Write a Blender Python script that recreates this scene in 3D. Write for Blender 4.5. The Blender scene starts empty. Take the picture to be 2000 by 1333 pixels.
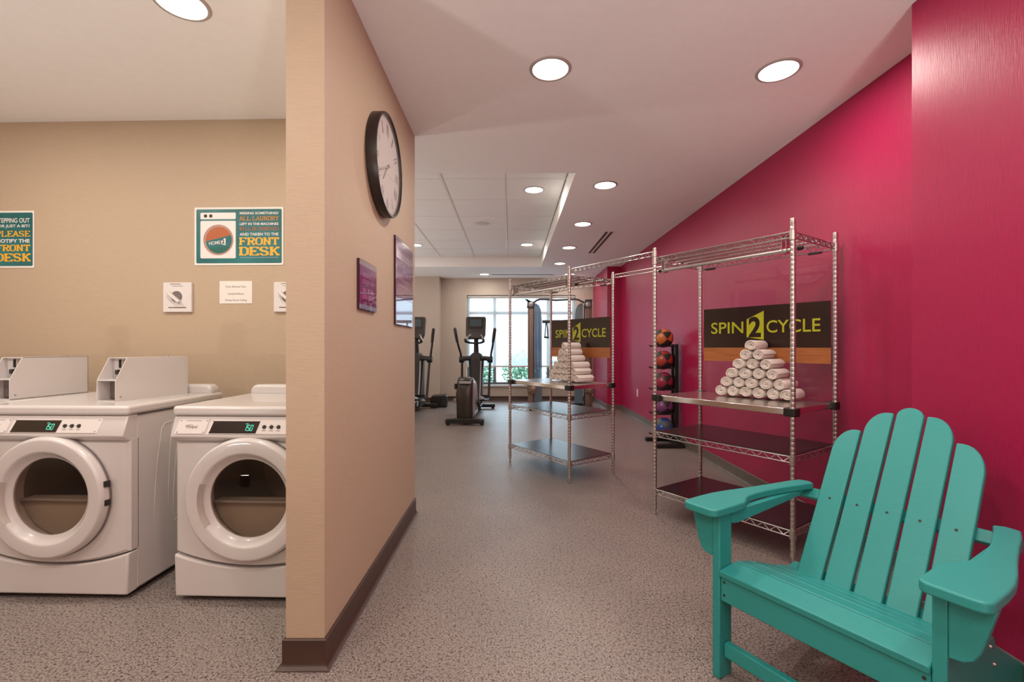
import bpy, math, random
from mathutils import Vector, Matrix
random.seed(7)
R = math.radians
PI = math.pi
scene = bpy.context.scene
C = scene.collection

# ------------------------------------------------------------------ camera, world, exposure
cam_d = bpy.data.cameras.new('camera')
cam = bpy.data.objects.new('camera', cam_d)
C.objects.link(cam)
cam.location = (0, 0, 1.1)
cam.rotation_euler = (PI / 2, 0, 0)
cam_d.sensor_width = 36.0
cam_d.lens = 36.0 * 900 / 2000
cam_d.shift_x = 1.0 / 2000
cam_d.shift_y = 11.5 / 2000
cam_d.clip_start = 0.02
scene.camera = cam

world = bpy.data.worlds.new('world')
scene.world = world
world.use_nodes = True
wn = world.node_tree.nodes
wn['Background'].inputs['Color'].default_value = (0.62, 0.82, 1.0, 1)
wn['Background'].inputs['Strength'].default_value = 9.5

vs = scene.view_settings
vs.view_transform = 'Standard'
vs.look = 'None'
vs.exposure = 0.0
vs.gamma = 1.0
vs.use_curve_mapping = False

LAMP = 11.2                      # watts of one recessed downlight
FILL = 34.0                       # watts of one added fill light
FILL_COL = (1.0, 0.95, 0.91)
LAMP_COL = (1.0, 0.90, 0.80)

# ------------------------------------------------------------------ materials
def _mat(name):
    m = bpy.data.materials.new(name)
    m.use_nodes = True
    return m, m.node_tree.nodes, m.node_tree.links, m.node_tree.nodes['Principled BSDF']

def principled(name, col, rough=0.5, metal=0.0, spec=0.5, coat=0.0, emit=None, estr=0.0,
               noise=None, bump=0.0, nscale=(60, 60, 60), var=0.0, detail=3.0, aniso=0.0):
    m, n, l, b = _mat(name)
    b.inputs['Base Color'].default_value = (*col, 1)
    b.inputs['Roughness'].default_value = rough
    b.inputs['Metallic'].default_value = metal
    b.inputs['Specular IOR Level'].default_value = spec
    b.inputs['Coat Weight'].default_value = coat
    if emit:
        b.inputs['Emission Color'].default_value = (*emit, 1)
        b.inputs['Emission Strength'].default_value = estr
    if bump or var:
        tc = n.new('ShaderNodeTexCoord')
        mp = n.new('ShaderNodeMapping')
        mp.inputs['Scale'].default_value = nscale
        nz = n.new('ShaderNodeTexNoise')
        nz.inputs['Scale'].default_value = 1.0
        nz.inputs['Detail'].default_value = detail
        l.new(tc.outputs['Object'], mp.inputs['Vector'])
        l.new(mp.outputs['Vector'], nz.inputs['Vector'])
        if var:
            mr = n.new('ShaderNodeMapRange')
            mr.inputs['From Min'].default_value = 0.25
            mr.inputs['From Max'].default_value = 0.75
            mr.inputs['To Min'].default_value = 1 - var
            mr.inputs['To Max'].default_value = 1 + var
            l.new(nz.outputs['Fac'], mr.inputs['Value'])
            mx = n.new('ShaderNodeMix')
            mx.data_type = 'RGBA'
            mx.blend_type = 'MULTIPLY'
            mx.inputs['Factor'].default_value = 1.0
            mx.inputs['A'].default_value = (*col, 1)
            cb = n.new('ShaderNodeCombineColor')
            for k in ('Red', 'Green', 'Blue'):
                l.new(mr.outputs['Result'], cb.inputs[k])
            l.new(cb.outputs['Color'], mx.inputs['B'])
            l.new(mx.outputs['Result'], b.inputs['Base Color'])
        if bump:
            bp = n.new('ShaderNodeBump')
            bp.inputs['Strength'].default_value = bump
            bp.inputs['Distance'].default_value = 0.002
            l.new(nz.outputs['Fac'], bp.inputs['Height'])
            l.new(bp.outputs['Normal'], b.inputs['Normal'])
    return m

def floor_material():
    m, n, l, b = _mat('speckled_rubber_floor')
    tc = n.new('ShaderNodeTexCoord')
    big = n.new('ShaderNodeTexNoise'); big.inputs['Scale'].default_value = 3.0
    fine = n.new('ShaderNodeTexNoise'); fine.inputs['Scale'].default_value = 150.0; fine.inputs['Detail'].default_value = 2.0
    mid = n.new('ShaderNodeTexNoise'); mid.inputs['Scale'].default_value = 78.0; mid.inputs['Detail'].default_value = 2.0
    for t in (big, fine, mid):
        l.new(tc.outputs['Object'], t.inputs['Vector'])
    r1 = n.new('ShaderNodeValToRGB')
    r1.color_ramp.elements[0].position = 0.36; r1.color_ramp.elements[0].color = (0.075, 0.056, 0.050, 1)
    r1.color_ramp.elements[1].position = 0.47; r1.color_ramp.elements[1].color = (0.25, 0.21, 0.19, 1)
    e = r1.color_ramp.elements.new(0.62); e.color = (0.29, 0.246, 0.223, 1)
    e = r1.color_ramp.elements.new(0.70); e.color = (0.42, 0.36, 0.33, 1)
    l.new(fine.outputs['Fac'], r1.inputs['Fac'])
    r2 = n.new('ShaderNodeValToRGB')
    r2.color_ramp.elements[0].position = 0.33; r2.color_ramp.elements[0].color = (0.36, 0.33, 0.32, 1)
    r2.color_ramp.elements[1].position = 0.43; r2.color_ramp.elements[1].color = (1, 1, 1, 1)
    l.new(mid.outputs['Fac'], r2.inputs['Fac'])
    mx = n.new('ShaderNodeMix'); mx.data_type = 'RGBA'; mx.blend_type = 'MULTIPLY'; mx.inputs['Factor'].default_value = 1
    l.new(r1.outputs['Color'], mx.inputs['A']); l.new(r2.outputs['Color'], mx.inputs['B'])
    r3 = n.new('ShaderNodeValToRGB')
    r3.color_ramp.elements[0].position = 0.3; r3.color_ramp.elements[0].color = (0.93, 0.93, 0.94, 1)
    r3.color_ramp.elements[1].position = 0.7; r3.color_ramp.elements[1].color = (1.05, 1.04, 1.03, 1)
    l.new(big.outputs['Fac'], r3.inputs['Fac'])
    mx2 = n.new('ShaderNodeMix'); mx2.data_type = 'RGBA'; mx2.blend_type = 'MULTIPLY'; mx2.inputs['Factor'].default_value = 1
    l.new(mx.outputs['Result'], mx2.inputs['A']); l.new(r3.outputs['Color'], mx2.inputs['B'])
    l.new(mx2.outputs['Result'], b.inputs['Base Color'])
    b.inputs['Roughness'].default_value = 0.40
    b.inputs['Specular IOR Level'].default_value = 0.52
    bp = n.new('ShaderNodeBump'); bp.inputs['Strength'].default_value = 0.12; bp.inputs['Distance'].default_value = 0.002
    l.new(fine.outputs['Fac'], bp.inputs['Height']); l.new(bp.outputs['Normal'], b.inputs['Normal'])
    return m

def thin_glass(name, tint=(1, 1, 1), gloss=0.09, rough=0.0, haze=0.0):
    m, n, l, b = _mat(name)
    n.remove(b)
    out = n['Material Output']
    tr = n.new('ShaderNodeBsdfTransparent'); tr.inputs['Color'].default_value = (*tint, 1)
    gl = n.new('ShaderNodeBsdfGlossy'); gl.inputs['Roughness'].default_value = rough
    lw = n.new('ShaderNodeLayerWeight'); lw.inputs['Blend'].default_value = 0.5
    pw = n.new('ShaderNodeMath'); pw.operation = 'POWER'; pw.inputs[1].default_value = 5.0
    ma = n.new('ShaderNodeMath'); ma.operation = 'MULTIPLY_ADD'; ma.inputs[1].default_value = 0.9; ma.inputs[2].default_value = gloss * 0.45
    l.new(lw.outputs['Facing'], pw.inputs[0]); l.new(pw.outputs[0], ma.inputs[0])
    mx = n.new('ShaderNodeMixShader')
    l.new(ma.outputs[0], mx.inputs['Fac'])
    src = tr
    if haze:
        df = n.new('ShaderNodeBsdfDiffuse'); df.inputs['Color'].default_value = (*tint, 1)
        m2 = n.new('ShaderNodeMixShader'); m2.inputs['Fac'].default_value = haze
        l.new(tr.outputs[0], m2.inputs[1]); l.new(df.outputs[0], m2.inputs[2])
        src = m2
    l.new(src.outputs[0], mx.inputs[1]); l.new(gl.outputs[0], mx.inputs[2])
    l.new(mx.outputs[0], out.inputs['Surface'])
    return m

def blind_material():
    m, n, l, b = _mat('woven_roller_blind')
    n.remove(b)
    out = n['Material Output']
    df = n.new('ShaderNodeBsdfDiffuse'); df.inputs['Color'].default_value = (0.80, 0.80, 0.80, 1)
    tl = n.new('ShaderNodeBsdfTranslucent'); tl.inputs['Color'].default_value = (0.42, 0.42, 0.42, 1)
    tr = n.new('ShaderNodeBsdfTransparent')
    a = n.new('ShaderNodeMixShader'); a.inputs['Fac'].default_value = 0.5
    c = n.new('ShaderNodeMixShader'); c.inputs['Fac'].default_value = 0.13
    l.new(df.outputs[0], a.inputs[1]); l.new(tl.outputs[0], a.inputs[2])
    l.new(a.outputs[0], c.inputs[1]); l.new(tr.outputs[0], c.inputs[2])
    l.new(c.outputs[0], out.inputs['Surface'])
    return m

def wood_material():
    return principled('printed_wood_grain', (0.36, 0.12, 0.035), 0.35, nscale=(6, 6, 190), var=0.35, detail=4)

M = {}
M['beige'] = principled('beige_woven_wallcovering', (0.495, 0.385, 0.275), 0.55, spec=0.3, nscale=(30, 30, 420), var=0.06, bump=0.2)
M['magenta'] = principled('magenta_woven_wallcovering', (0.385, 0.012, 0.072), 0.38, spec=0.32, nscale=(520, 520, 16), var=0.14, bump=0.35)
M['pale_wall'] = principled('pale_painted_wall', (0.60, 0.52, 0.44), 0.6, nscale=(40, 40, 40), var=0.02)
M['ceiling'] = principled('ceiling_paint', (0.90, 0.885, 0.87), 0.8, spec=0.2, nscale=(25, 25, 25), var=0.015)
M['tile'] = principled('acoustic_tile', (0.86, 0.845, 0.83), 0.9, spec=0.15, nscale=(160, 160, 160), var=0.05, bump=0.3)
M['grid'] = principled('ceiling_grid_bar', (0.78, 0.74, 0.70), 0.5)
M['floor'] = floor_material()
M['base'] = principled('brown_vinyl_baseboard', (0.055, 0.026, 0.017), 0.42, nscale=(20, 20, 20), var=0.1)
M['base_grey'] = principled('taupe_vinyl_baseboard', (0.13, 0.10, 0.08), 0.42, nscale=(20, 20, 20), var=0.1)
M['enamel'] = principled('white_enamel', (0.64, 0.61, 0.595), 0.26, spec=0.5, coat=0.3)
M['plastic_white'] = principled('white_plastic', (0.74, 0.70, 0.68), 0.4)
M['drum'] = principled('drum_steel', (0.34, 0.30, 0.27), 0.35, metal=0.4)
M['drum_grey'] = principled('drum_baffle', (0.46, 0.41, 0.37), 0.4)
M['door_glass'] = thin_glass('tinted_door_glass', (0.72, 0.64, 0.56), 0.1)
M['clear'] = thin_glass('clear_acrylic', (0.97, 0.97, 0.98), 0.075)
M['window_glass'] = thin_glass('window_glass', (0.95, 0.98, 0.98), 0.08)
M['clock_glass'] = thin_glass('clock_glass', (0.97, 0.97, 0.97), 0.075)
M['display'] = principled('dark_display', (0.02, 0.012, 0.008), 0.15)
M['digits'] = principled('green_digits', (0.02, 0.2, 0.12), 0.5, emit=(0.12, 0.95, 0.62), estr=1.0)
M['ink'] = principled('dark_ink', (0.03, 0.026, 0.024), 0.6)
M['grey_ink'] = principled('grey_ink', (0.18, 0.15, 0.14), 0.6)
M['chrome'] = principled('zinc_plated_steel', (0.56, 0.53, 0.51), 0.34, metal=0.95, nscale=(40, 40, 40), var=0.06)
M['steel'] = principled('brushed_stainless', (0.60, 0.57, 0.54), 0.22, metal=1.0, nscale=(8, 300, 8), var=0.06)
M['black'] = principled('black_plastic', (0.012, 0.011, 0.011), 0.42)
M['liner'] = principled('black_shelf_liner', (0.010, 0.006, 0.007), 0.26, spec=0.6)
M['charcoal'] = principled('charcoal_plastic', (0.026, 0.025, 0.027), 0.42)
M['graphite'] = principled('graphite_metallic', (0.05, 0.042, 0.037), 0.3, metal=0.3)
M['silver'] = principled('silver_plastic', (0.42, 0.41, 0.42), 0.32, metal=0.5)
M['bronze'] = principled('bronze_upright', (0.28, 0.20, 0.165), 0.35, metal=0.6)
M['shroud'] = thin_glass('smoky_blue_shroud', (0.30, 0.40, 0.48), 0.1, haze=0.45)
M['rubber'] = principled('rubber', (0.02, 0.018, 0.017), 0.7)
M['screen'] = principled('grey_screen', (0.05, 0.075, 0.085), 0.12)
M['teal'] = principled('teal_recycled_lumber', (0.026, 0.30, 0.285), 0.40, spec=0.5, nscale=(25, 400, 400), var=0.05, bump=0.12)
M['bolt'] = principled('bolt_steel', (0.4, 0.38, 0.36), 0.3, metal=1)
M['towel'] = principled('white_terry', (0.80, 0.73, 0.68), 0.95, spec=0.1, nscale=(420, 420, 420), bump=0.9, var=0.04)
M['sign_dark'] = principled('dark_brown_print', (0.022, 0.011, 0.008), 0.22)
M['wood'] = wood_material()
M['lime'] = principled('lime_print', (0.46, 0.48, 0.02), 0.3)
M['clock_rim'] = principled('dark_bronze_rim', (0.02, 0.012, 0.008), 0.35)
M['clock_face'] = principled('clock_face', (0.62, 0.57, 0.54), 0.6)
M['purple'] = principled('magenta_print', (0.23, 0.02, 0.16), 0.15)
M['purple_text'] = principled('pale_pink_print', (0.42, 0.13, 0.34), 0.3)
M['sign_strip'] = principled('pale_strip', (0.42, 0.34, 0.36), 0.15)  # pale band along the sign's top and bottom
M['sign_blue'] = principled('pale_blue_print_and_reflection', (0.36, 0.38, 0.52), 0.15)
M['sign_back'] = principled('dark_plum_edge', (0.04, 0.01, 0.02), 0.4)
M['paper'] = principled('white_paper', (0.80, 0.76, 0.71), 0.6)
M['poster_teal'] = principled('teal_poster_print', (0.018, 0.15, 0.155), 0.35, nscale=(5, 5, 5), var=0.35)
M['poster_orange'] = principled('orange_poster_print', (0.56, 0.22, 0.02), 0.4)
M['poster_yellow'] = principled('yellow_poster_print', (0.80, 0.42, 0.03), 0.4)
M['poster_rust'] = principled('rust_poster_print', (0.42, 0.11, 0.03), 0.4)
M['poster_rose'] = principled('rose_ring_print', (0.42, 0.25, 0.20), 0.4)
M['poster_green'] = principled('green_water_print', (0.015, 0.12, 0.09), 0.4)
M['poster_white'] = principled('white_poster_print', (0.78, 0.74, 0.72), 0.4)
M['lens'] = principled('downlight_lens', (0.9, 0.9, 0.9), 0.5, emit=(1.0, 0.95, 0.88), estr=6.0)
M['trim'] = principled('downlight_trim', (0.42, 0.37, 0.34), 0.4)
M['speaker'] = principled('speaker_grille', (0.60, 0.57, 0.56), 0.6)
M['vent'] = principled('vent_dark', (0.03, 0.02, 0.02), 0.6)
M['blind'] = blind_material()
M['alu'] = principled('window_frame_aluminium', (0.22, 0.25, 0.28), 0.4, metal=0.3)
M['sill'] = principled('white_sill', (0.70, 0.66, 0.62), 0.4)
M['leaf'] = principled('shrub_leaf', (0.17, 0.34, 0.21), 0.5, nscale=(9, 9, 9), var=0.4)
M['stem'] = principled('shrub_stem', (0.08, 0.05, 0.03), 0.8)
M['ground'] = principled('outdoor_ground', (0.42, 0.42, 0.38), 0.9, nscale=(3, 3, 3), var=0.2)
M['outlet'] = principled('outlet_plate', (0.75, 0.55, 0.55), 0.4)
M['coin_plate'] = principled('coin_mech_plate', (0.40, 0.27, 0.20), 0.35, metal=0.3)
M['ball_black'] = principled('ball_black', (0.025, 0.022, 0.022), 0.6)
for nm, c in (('orange', (0.62, 0.16, 0.03)), ('red', (0.45, 0.05, 0.03)), ('crimson', (0.34, 0.02, 0.06)),
              ('violet', (0.22, 0.06, 0.22)), ('blue', (0.02, 0.07, 0.32)), ('olive', (0.09, 0.10, 0.075))):
    M['ball_' + nm] = principled('ball_' + nm, c, 0.55)

# ------------------------------------------------------------------ mesh helpers
def rotm(rx=0, ry=0, rz=0):
    return Matrix.Rotation(rz, 4, 'Z') @ Matrix.Rotation(ry, 4, 'Y') @ Matrix.Rotation(rx, 4, 'X')

def frame(o, ux, uy):
    ux = Vector(ux).normalized(); uy = Vector(uy).normalized(); uz = ux.cross(uy)
    m = Matrix.Identity(4)
    for i in range(3):
        m[i][0] = ux[i]; m[i][1] = uy[i]; m[i][2] = uz[i]; m[i][3] = o[i]
    return m

class MB:
    def __init__(s):
        s.v = []; s.f = []; s.mi = []
    def add(s, vs_, fs, T=None, mi=0):
        o = len(s.v)
        for p in vs_:
            p = Vector(p)
            if T is not None:
                p = T @ p
            s.v.append(tuple(p))
        for f in fs:
            s.f.append([o + i for i in f]); s.mi.append(mi)
        return s
    def box(s, c, d, T=None, mi=0):
        x, y, z = d[0] / 2, d[1] / 2, d[2] / 2
        vs_ = [(c[0] + sx * x, c[1] + sy * y, c[2] + sz * z) for sz in (-1, 1) for sy in (-1, 1) for sx in (-1, 1)]
        return s.add(vs_, [(0, 2, 3, 1), (4, 5, 7, 6), (0, 1, 5, 4), (2, 6, 7, 3), (0, 4, 6, 2), (1, 3, 7, 5)], T, mi)
    def bb(s, x0, x1, y0, y1, z0, z1, T=None, mi=0):
        return s.box(((x0 + x1) / 2, (y0 + y1) / 2, (z0 + z1) / 2), (abs(x1 - x0), abs(y1 - y0), abs(z1 - z0)), T, mi)
    def prism(s, poly, h0, h1, T=None, mi=0):
        n = len(poly)
        vs_ = [(p[0], p[1], h0) for p in poly] + [(p[0], p[1], h1) for p in poly]
        fs = [list(range(n))[::-1], list(range(n, 2 * n))] + [(i, (i + 1) % n, n + (i + 1) % n, n + i) for i in range(n)]
        return s.add(vs_, fs, T, mi)
    def lathe(s, prof, n=24, T=None, mi=0, cap=False):
        vs_ = []; fs = []
        for (r, z) in prof:
            for k in range(n):
                a = 2 * PI * k / n
                vs_.append((r * math.cos(a), r * math.sin(a), z))
        for j in range(len(prof) - 1):
            for k in range(n):
                k2 = (k + 1) % n
                fs.append((j * n + k, j * n + k2, (j + 1) * n + k2, (j + 1) * n + k))
        if cap:
            fs.append(list(range(n))[::-1]); fs.append([(len(prof) - 1) * n + k for k in range(n)])
        return s.add(vs_, fs, T, mi)
    def tube(s, pts, r, n=8, T=None, mi=0, cap=True):
        pts = [Vector(p) for p in pts]
        rr = r if isinstance(r, (list, tuple)) else [r] * len(pts)
        vs_ = []; fs = []
        t0 = (pts[1] - pts[0]).normalized()
        up = Vector((0, 0, 1)) if abs(t0.z) < 0.9 else Vector((1, 0, 0))
        nx = t0.cross(up).normalized()
        for i, p in enumerate(pts):
            if i == 0: t = pts[1] - pts[0]
            elif i == len(pts) - 1: t = pts[-1] - pts[-2]
            else: t = (pts[i + 1] - pts[i]).normalized() + (pts[i] - pts[i - 1]).normalized()
            t = t.normalized()
            nx = (nx - t * nx.dot(t)).normalized()
            ny = t.cross(nx)
            for k in range(n):
                a = 2 * PI * k / n
                vs_.append(tuple(p + (nx * math.cos(a) + ny * math.sin(a)) * rr[i]))
        for j in range(len(pts) - 1):
            for k in range(n):
                k2 = (k + 1) % n
                fs.append((j * n + k, j * n + k2, (j + 1) * n + k2, (j + 1) * n + k))
        if cap:
            fs.append(list(range(n))[::-1]); fs.append([(len(pts) - 1) * n + k for k in range(n)])
        return s.add(vs_, fs, T, mi)
    def rings(s, rings, T=None, mi=0, cap=True):
        n = len(rings[0]); vs_ = [p for r in rings for p in r]; fs = []
        for j in range(len(rings) - 1):
            for k in range(n):
                k2 = (k + 1) % n
                fs.append((j * n + k, j * n + k2, (j + 1) * n + k2, (j + 1) * n + k))
        if cap:
            fs.append(list(range(n))[::-1]); fs.append([(len(rings) - 1) * n + k for k in range(n)])
        return s.add(vs_, fs, T, mi)
    def mesh(s, name, mats):
        me = bpy.data.meshes.new(name)
        me.from_pydata(s.v, [], s.f)
        for m in (mats if isinstance(mats, (list, tuple)) else [mats]):
            me.materials.append(M[m] if isinstance(m, str) else m)
        if any(s.mi):
            me.polygons.foreach_set('material_index', s.mi)
        me.update()
        return me

def link(name, me, parent=None):
    o = bpy.data.objects.new(name, me)
    C.objects.link(o)
    if parent is not None:
        o.parent = parent
    return o

def obj(name, mb, mat, parent=None, bevel=0.0, seg=2, smooth=None, label=None):
    me = mb.mesh(name, mat)
    import bmesh
    bm = bmesh.new(); bm.from_mesh(me)
    bmesh.ops.recalc_face_normals(bm, faces=bm.faces)
    bm.to_mesh(me); bm.free()
    if smooth is None:
        smooth = 35
    if smooth:
        me.shade_smooth()
        me.set_sharp_from_angle(angle=R(smooth))
    o = link(name, me, parent)
    if bevel:
        md = o.modifiers.new('bevel', 'BEVEL')
        md.width = bevel; md.segments = seg; md.limit_method = 'ANGLE'; md.angle_limit = R(40)
        md.harden_normals = False
    if label:
        o['label'] = label
    return o

def tag(o, label, cat, group=None):
    o['label'] = label; o['category'] = cat
    if group: o['group'] = group
    return o

def thing(name, label, cat, loc=(0, 0, 0), rz=0.0, group=None):
    o = bpy.data.objects.new(name, None)
    C.objects.link(o)
    o.empty_display_size = 0.05
    o.location = loc; o.rotation_euler = (0, 0, rz)
    return tag(o, label, cat, group)

def struct(name, mb, mat, parent=None, **k):
    o = obj(name, mb, mat, parent, **k)
    if parent is None:
        o['kind'] = 'structure'
    return o

def dup_tree(o, parent=None):
    c = o.copy(); C.objects.link(c)
    if parent is not None: c.parent = parent
    for ch in list(o.children):
        dup_tree(ch, c)
    return c

def rounded(x0, x1, y0, y1, r, n=5):
    pts = []
    for (cx, cy, a0) in ((x1 - r, y1 - r, 0), (x0 + r, y1 - r, 90), (x0 + r, y0 + r, 180), (x1 - r, y0 + r, 270)):
        for k in range(n + 1):
            a = R(a0 + 90 * k / n)
            pts.append((cx + r * math.cos(a), cy + r * math.sin(a)))
    return pts

def circle(cx, cy, r, n=32):
    return [(cx + r * math.cos(2 * PI * k / n), cy + r * math.sin(2 * PI * k / n)) for k in range(n)]

# lettering: font curve turned into a mesh, fitted into a w x h cell of the frame T
def letters(parent, text, T, w, h, mat, depth=0.0006, bold=0.0, name='lettering', shear=0.0):
    cu = bpy.data.curves.new('text', 'FONT')
    cu.body = text; cu.size = 1.0; cu.offset = bold; cu.extrude = 0.0; cu.resolution_u = 4; cu.shear = shear
    t = bpy.data.objects.new('text', cu)
    me = bpy.data.meshes.new_from_object(t)
    bpy.data.objects.remove(t)
    xs = [v.co.x for v in me.vertices]; ys = [v.co.y for v in me.vertices]
    x0, x1, y0, y1 = min(xs), max(xs), min(ys), max(ys)
    for v in me.vertices:
        v.co = T @ Vector(((v.co.x - x0) / (x1 - x0) * w, (v.co.y - y0) / (y1 - y0) * h, depth))
    me.materials.clear(); me.materials.append(M[mat])
    me.update()
    return link(name, me, parent)

# slab-serif block letters built from strokes on a 4 x 6 grid
SLAB = {
 'A': ([[(0,0),(2,6),(4,0)], [(0.8,2.2),(3.2,2.2)]], [(0,0),(4,0)]),
 'B': ([[(0.6,0),(0.6,6),(2.8,6),(3.6,5.2),(3.6,4),(2.8,3.2),(0.6,3.2)], [(2.8,3.2),(3.9,2.4),(3.9,0.8),(3,0),(0.6,0)]], [(0.6,0),(0.6,6)]),
 'D': ([[(0.6,0),(0.6,6),(2.6,6),(3.9,4.6),(3.9,1.4),(2.6,0),(0.6,0)]], [(0.6,0),(0.6,6)]),
 'E': ([[(0.6,0),(0.6,6),(3.8,6),(3.8,5)], [(0.6,3),(2.8,3)], [(0.6,0),(3.9,0),(3.9,1)]], [(0.6,0),(0.6,6)]),
 'F': ([[(0.6,0),(0.6,6),(3.8,6),(3.8,5)], [(0.6,3),(2.8,3)]], [(0.6,0),(0.6,6)]),
 'I': ([[(2,0),(2,6)]], [(2,0),(2,6)]),
 'K': ([[(0.6,0),(0.6,6)], [(3.6,6),(0.8,2.6)], [(1.6,3.6),(3.8,0)]], [(0.6,0),(0.6,6),(3.6,6),(3.7,0)]),
 'L': ([[(0.6,6),(0.6,0),(3.8,0),(3.8,1.4)]], [(0.6,0),(0.6,6)]),
 'M': ([[(0.3,0),(0.3,6),(2,2),(3.7,6),(3.7,0)]], [(0.3,0),(3.7,0),(0.3,6),(3.7,6)]),
 'N': ([[(0.5,0),(0.5,6),(3.5,0),(3.5,6)]], [(0.5,0),(0.5,6),(3.5,6)]),
 'O': ([[(1.2,0),(0.2,1.4),(0.2,4.6),(1.2,6),(2.8,6),(3.8,4.6),(3.8,1.4),(2.8,0),(1.2,0)]], []),
 'P': ([[(0.6,0),(0.6,6),(2.8,6),(3.8,5.2),(3.8,3.6),(2.8,2.8),(0.6,2.8)]], [(0.6,0),(0.6,6)]),
 'R': ([[(0.6,0),(0.6,6),(2.8,6),(3.7,5.2),(3.7,3.8),(2.8,3),(0.6,3)], [(2.2,3),(3.6,0)]], [(0.6,0),(0.6,6),(3.7,0)]),
 'S': ([[(3.6,4.8),(2.8,6),(1.2,6),(0.3,5),(0.3,4),(1.2,3.2),(2.8,2.8),(3.7,2),(3.7,1),(2.8,0),(1.2,0),(0.3,1.2)]], []),
 'T': ([[(0.2,4.8),(0.2,6),(3.8,6),(3.8,4.8)], [(2,6),(2,0)]], [(2,0)]),
 'U': ([[(0.5,6),(0.5,1.4),(1.4,0),(2.6,0),(3.5,1.4),(3.5,6)]], [(0.5,6),(3.5,6)]),
 'V': ([[(0.2,6),(2,0),(3.8,6)]], [(0.2,6),(3.8,6)]),
 'W': ([[(0,6),(1,0),(2,5),(3,0),(4,6)]], [(0,6),(4,6)]),
 'Y': ([[(0.2,6),(2,2.8),(3.8,6)], [(2,2.8),(2,0)]], [(0.2,6),(3.8,6),(2,0)]),
}
def slab(parent, text, T, w, h, mat, weight=0.75, depth=0.0006, name='lettering'):
    adv = 5.0
    W = sum(2.2 if ch == ' ' else adv for ch in text) - (adv - 4)
    sx, sy = w / W, h / 6.0
    mb = MB(); x = 0.0; lay = 0
    for ch in text:
        if ch == ' ':
            x += 2.2; continue
        st, serif = SLAB[ch]
        hw = weight / 2
        segs = []
        for pl in st:
            segs += [(Vector(a), Vector(b)) for a, b in zip(pl[:-1], pl[1:])]
        for a in serif:
            yy = hw * 0.8 if a[1] == 0 else 6 - hw * 0.8
            segs.append((Vector((a[0] - 0.55, yy)), Vector((a[0] + 0.55, yy))))
        for a, b in segs:
            t = (b - a)
            if t.length < 1e-6: continue
            t.normalize(); nn = Vector((-t.y, t.x)) * hw
            a2, b2 = a - t * hw * 0.55, b + t * hw * 0.55
            quad = [a2 - nn, b2 - nn, b2 + nn, a2 + nn]
            lay += 1
            mb.add([(T @ Vector(((x + min(4.6, max(-0.6, q.x))) * sx, min(6, max(0, q.y)) * sy, depth + 2e-6 * (lay % 40)))) for q in quad], [(0, 1, 2, 3)])
        x += adv
    me = mb.mesh(name, mat)
    return link(name, me, parent)

# ------------------------------------------------------------------ the room shell
HC = 2.496          # ceiling height
TZ = 2.675          # tray ceiling height
XW = 1.897          # right wall plane
XP = 1.631          # near pillar plane
YB = 9.38           # window wall plane

struct('floor', MB().bb(-4.2, 2.6, -2.4, 9.6, -0.08, 0.0), 'floor', smooth=0)

# ceiling: soffit with a rectangular tray of tiles
TX0, TX1, TY0, TY1 = -2.985, 0.515, 3.70, 8.03
cl = MB()
cl.bb(-4.2, 2.6, -2.4, TY0, HC, HC + 0.4)
cl.bb(-4.2, 2.6, TY1, 9.6, HC, HC + 0.4)
cl.bb(-4.2, TX0, TY0, TY1, HC, HC + 0.4)
cl.bb(TX1, 2.6, TY0, TY1, HC, HC + 0.4)
ceil = struct('ceiling', cl, 'ceiling', smooth=0)
backing = obj('tray_backing', MB().bb(TX0, TX1, TY0, TY1, TZ + 0.03, TZ + 0.06), 'ceiling', ceil, smooth=0)
px, py = 0.585, 0.6186
tile_me = None
for i in range(6):
    for j in range(7):
        x1 = TX1 - i * px; x0 = max(x1 - px, TX0); y0 = TY0 + j * py; y1 = min(y0 + py, TY1)
        if x1 - x0 < 0.05: continue
        if tile_me is None:
            t = obj('ceiling_tile', MB().box((0, 0, 0.009), (px - 0.022, py - 0.022, 0.018)), 'tile', ceil, smooth=0)
            tile_me = t.data
        else:
            t = link('ceiling_tile', tile_me, ceil)
        t.location = ((x0 + x1) / 2, (y0 + y1) / 2, TZ)
for i in range(1, 6):
    obj('grid_bar', MB().bb(TX1 - i * px - 0.012, TX1 - i * px + 0.012, TY0, TY1, TZ - 0.006, TZ + 0.02), 'grid', ceil, smooth=0)
for j in range(1, 7):
    obj('grid_bar', MB().bb(TX0, TX1, TY0 + j * py - 0.008, TY0 + j * py + 0.008, TZ - 0.002, TZ + 0.02), 'tile', ceil, smooth=0)

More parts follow.
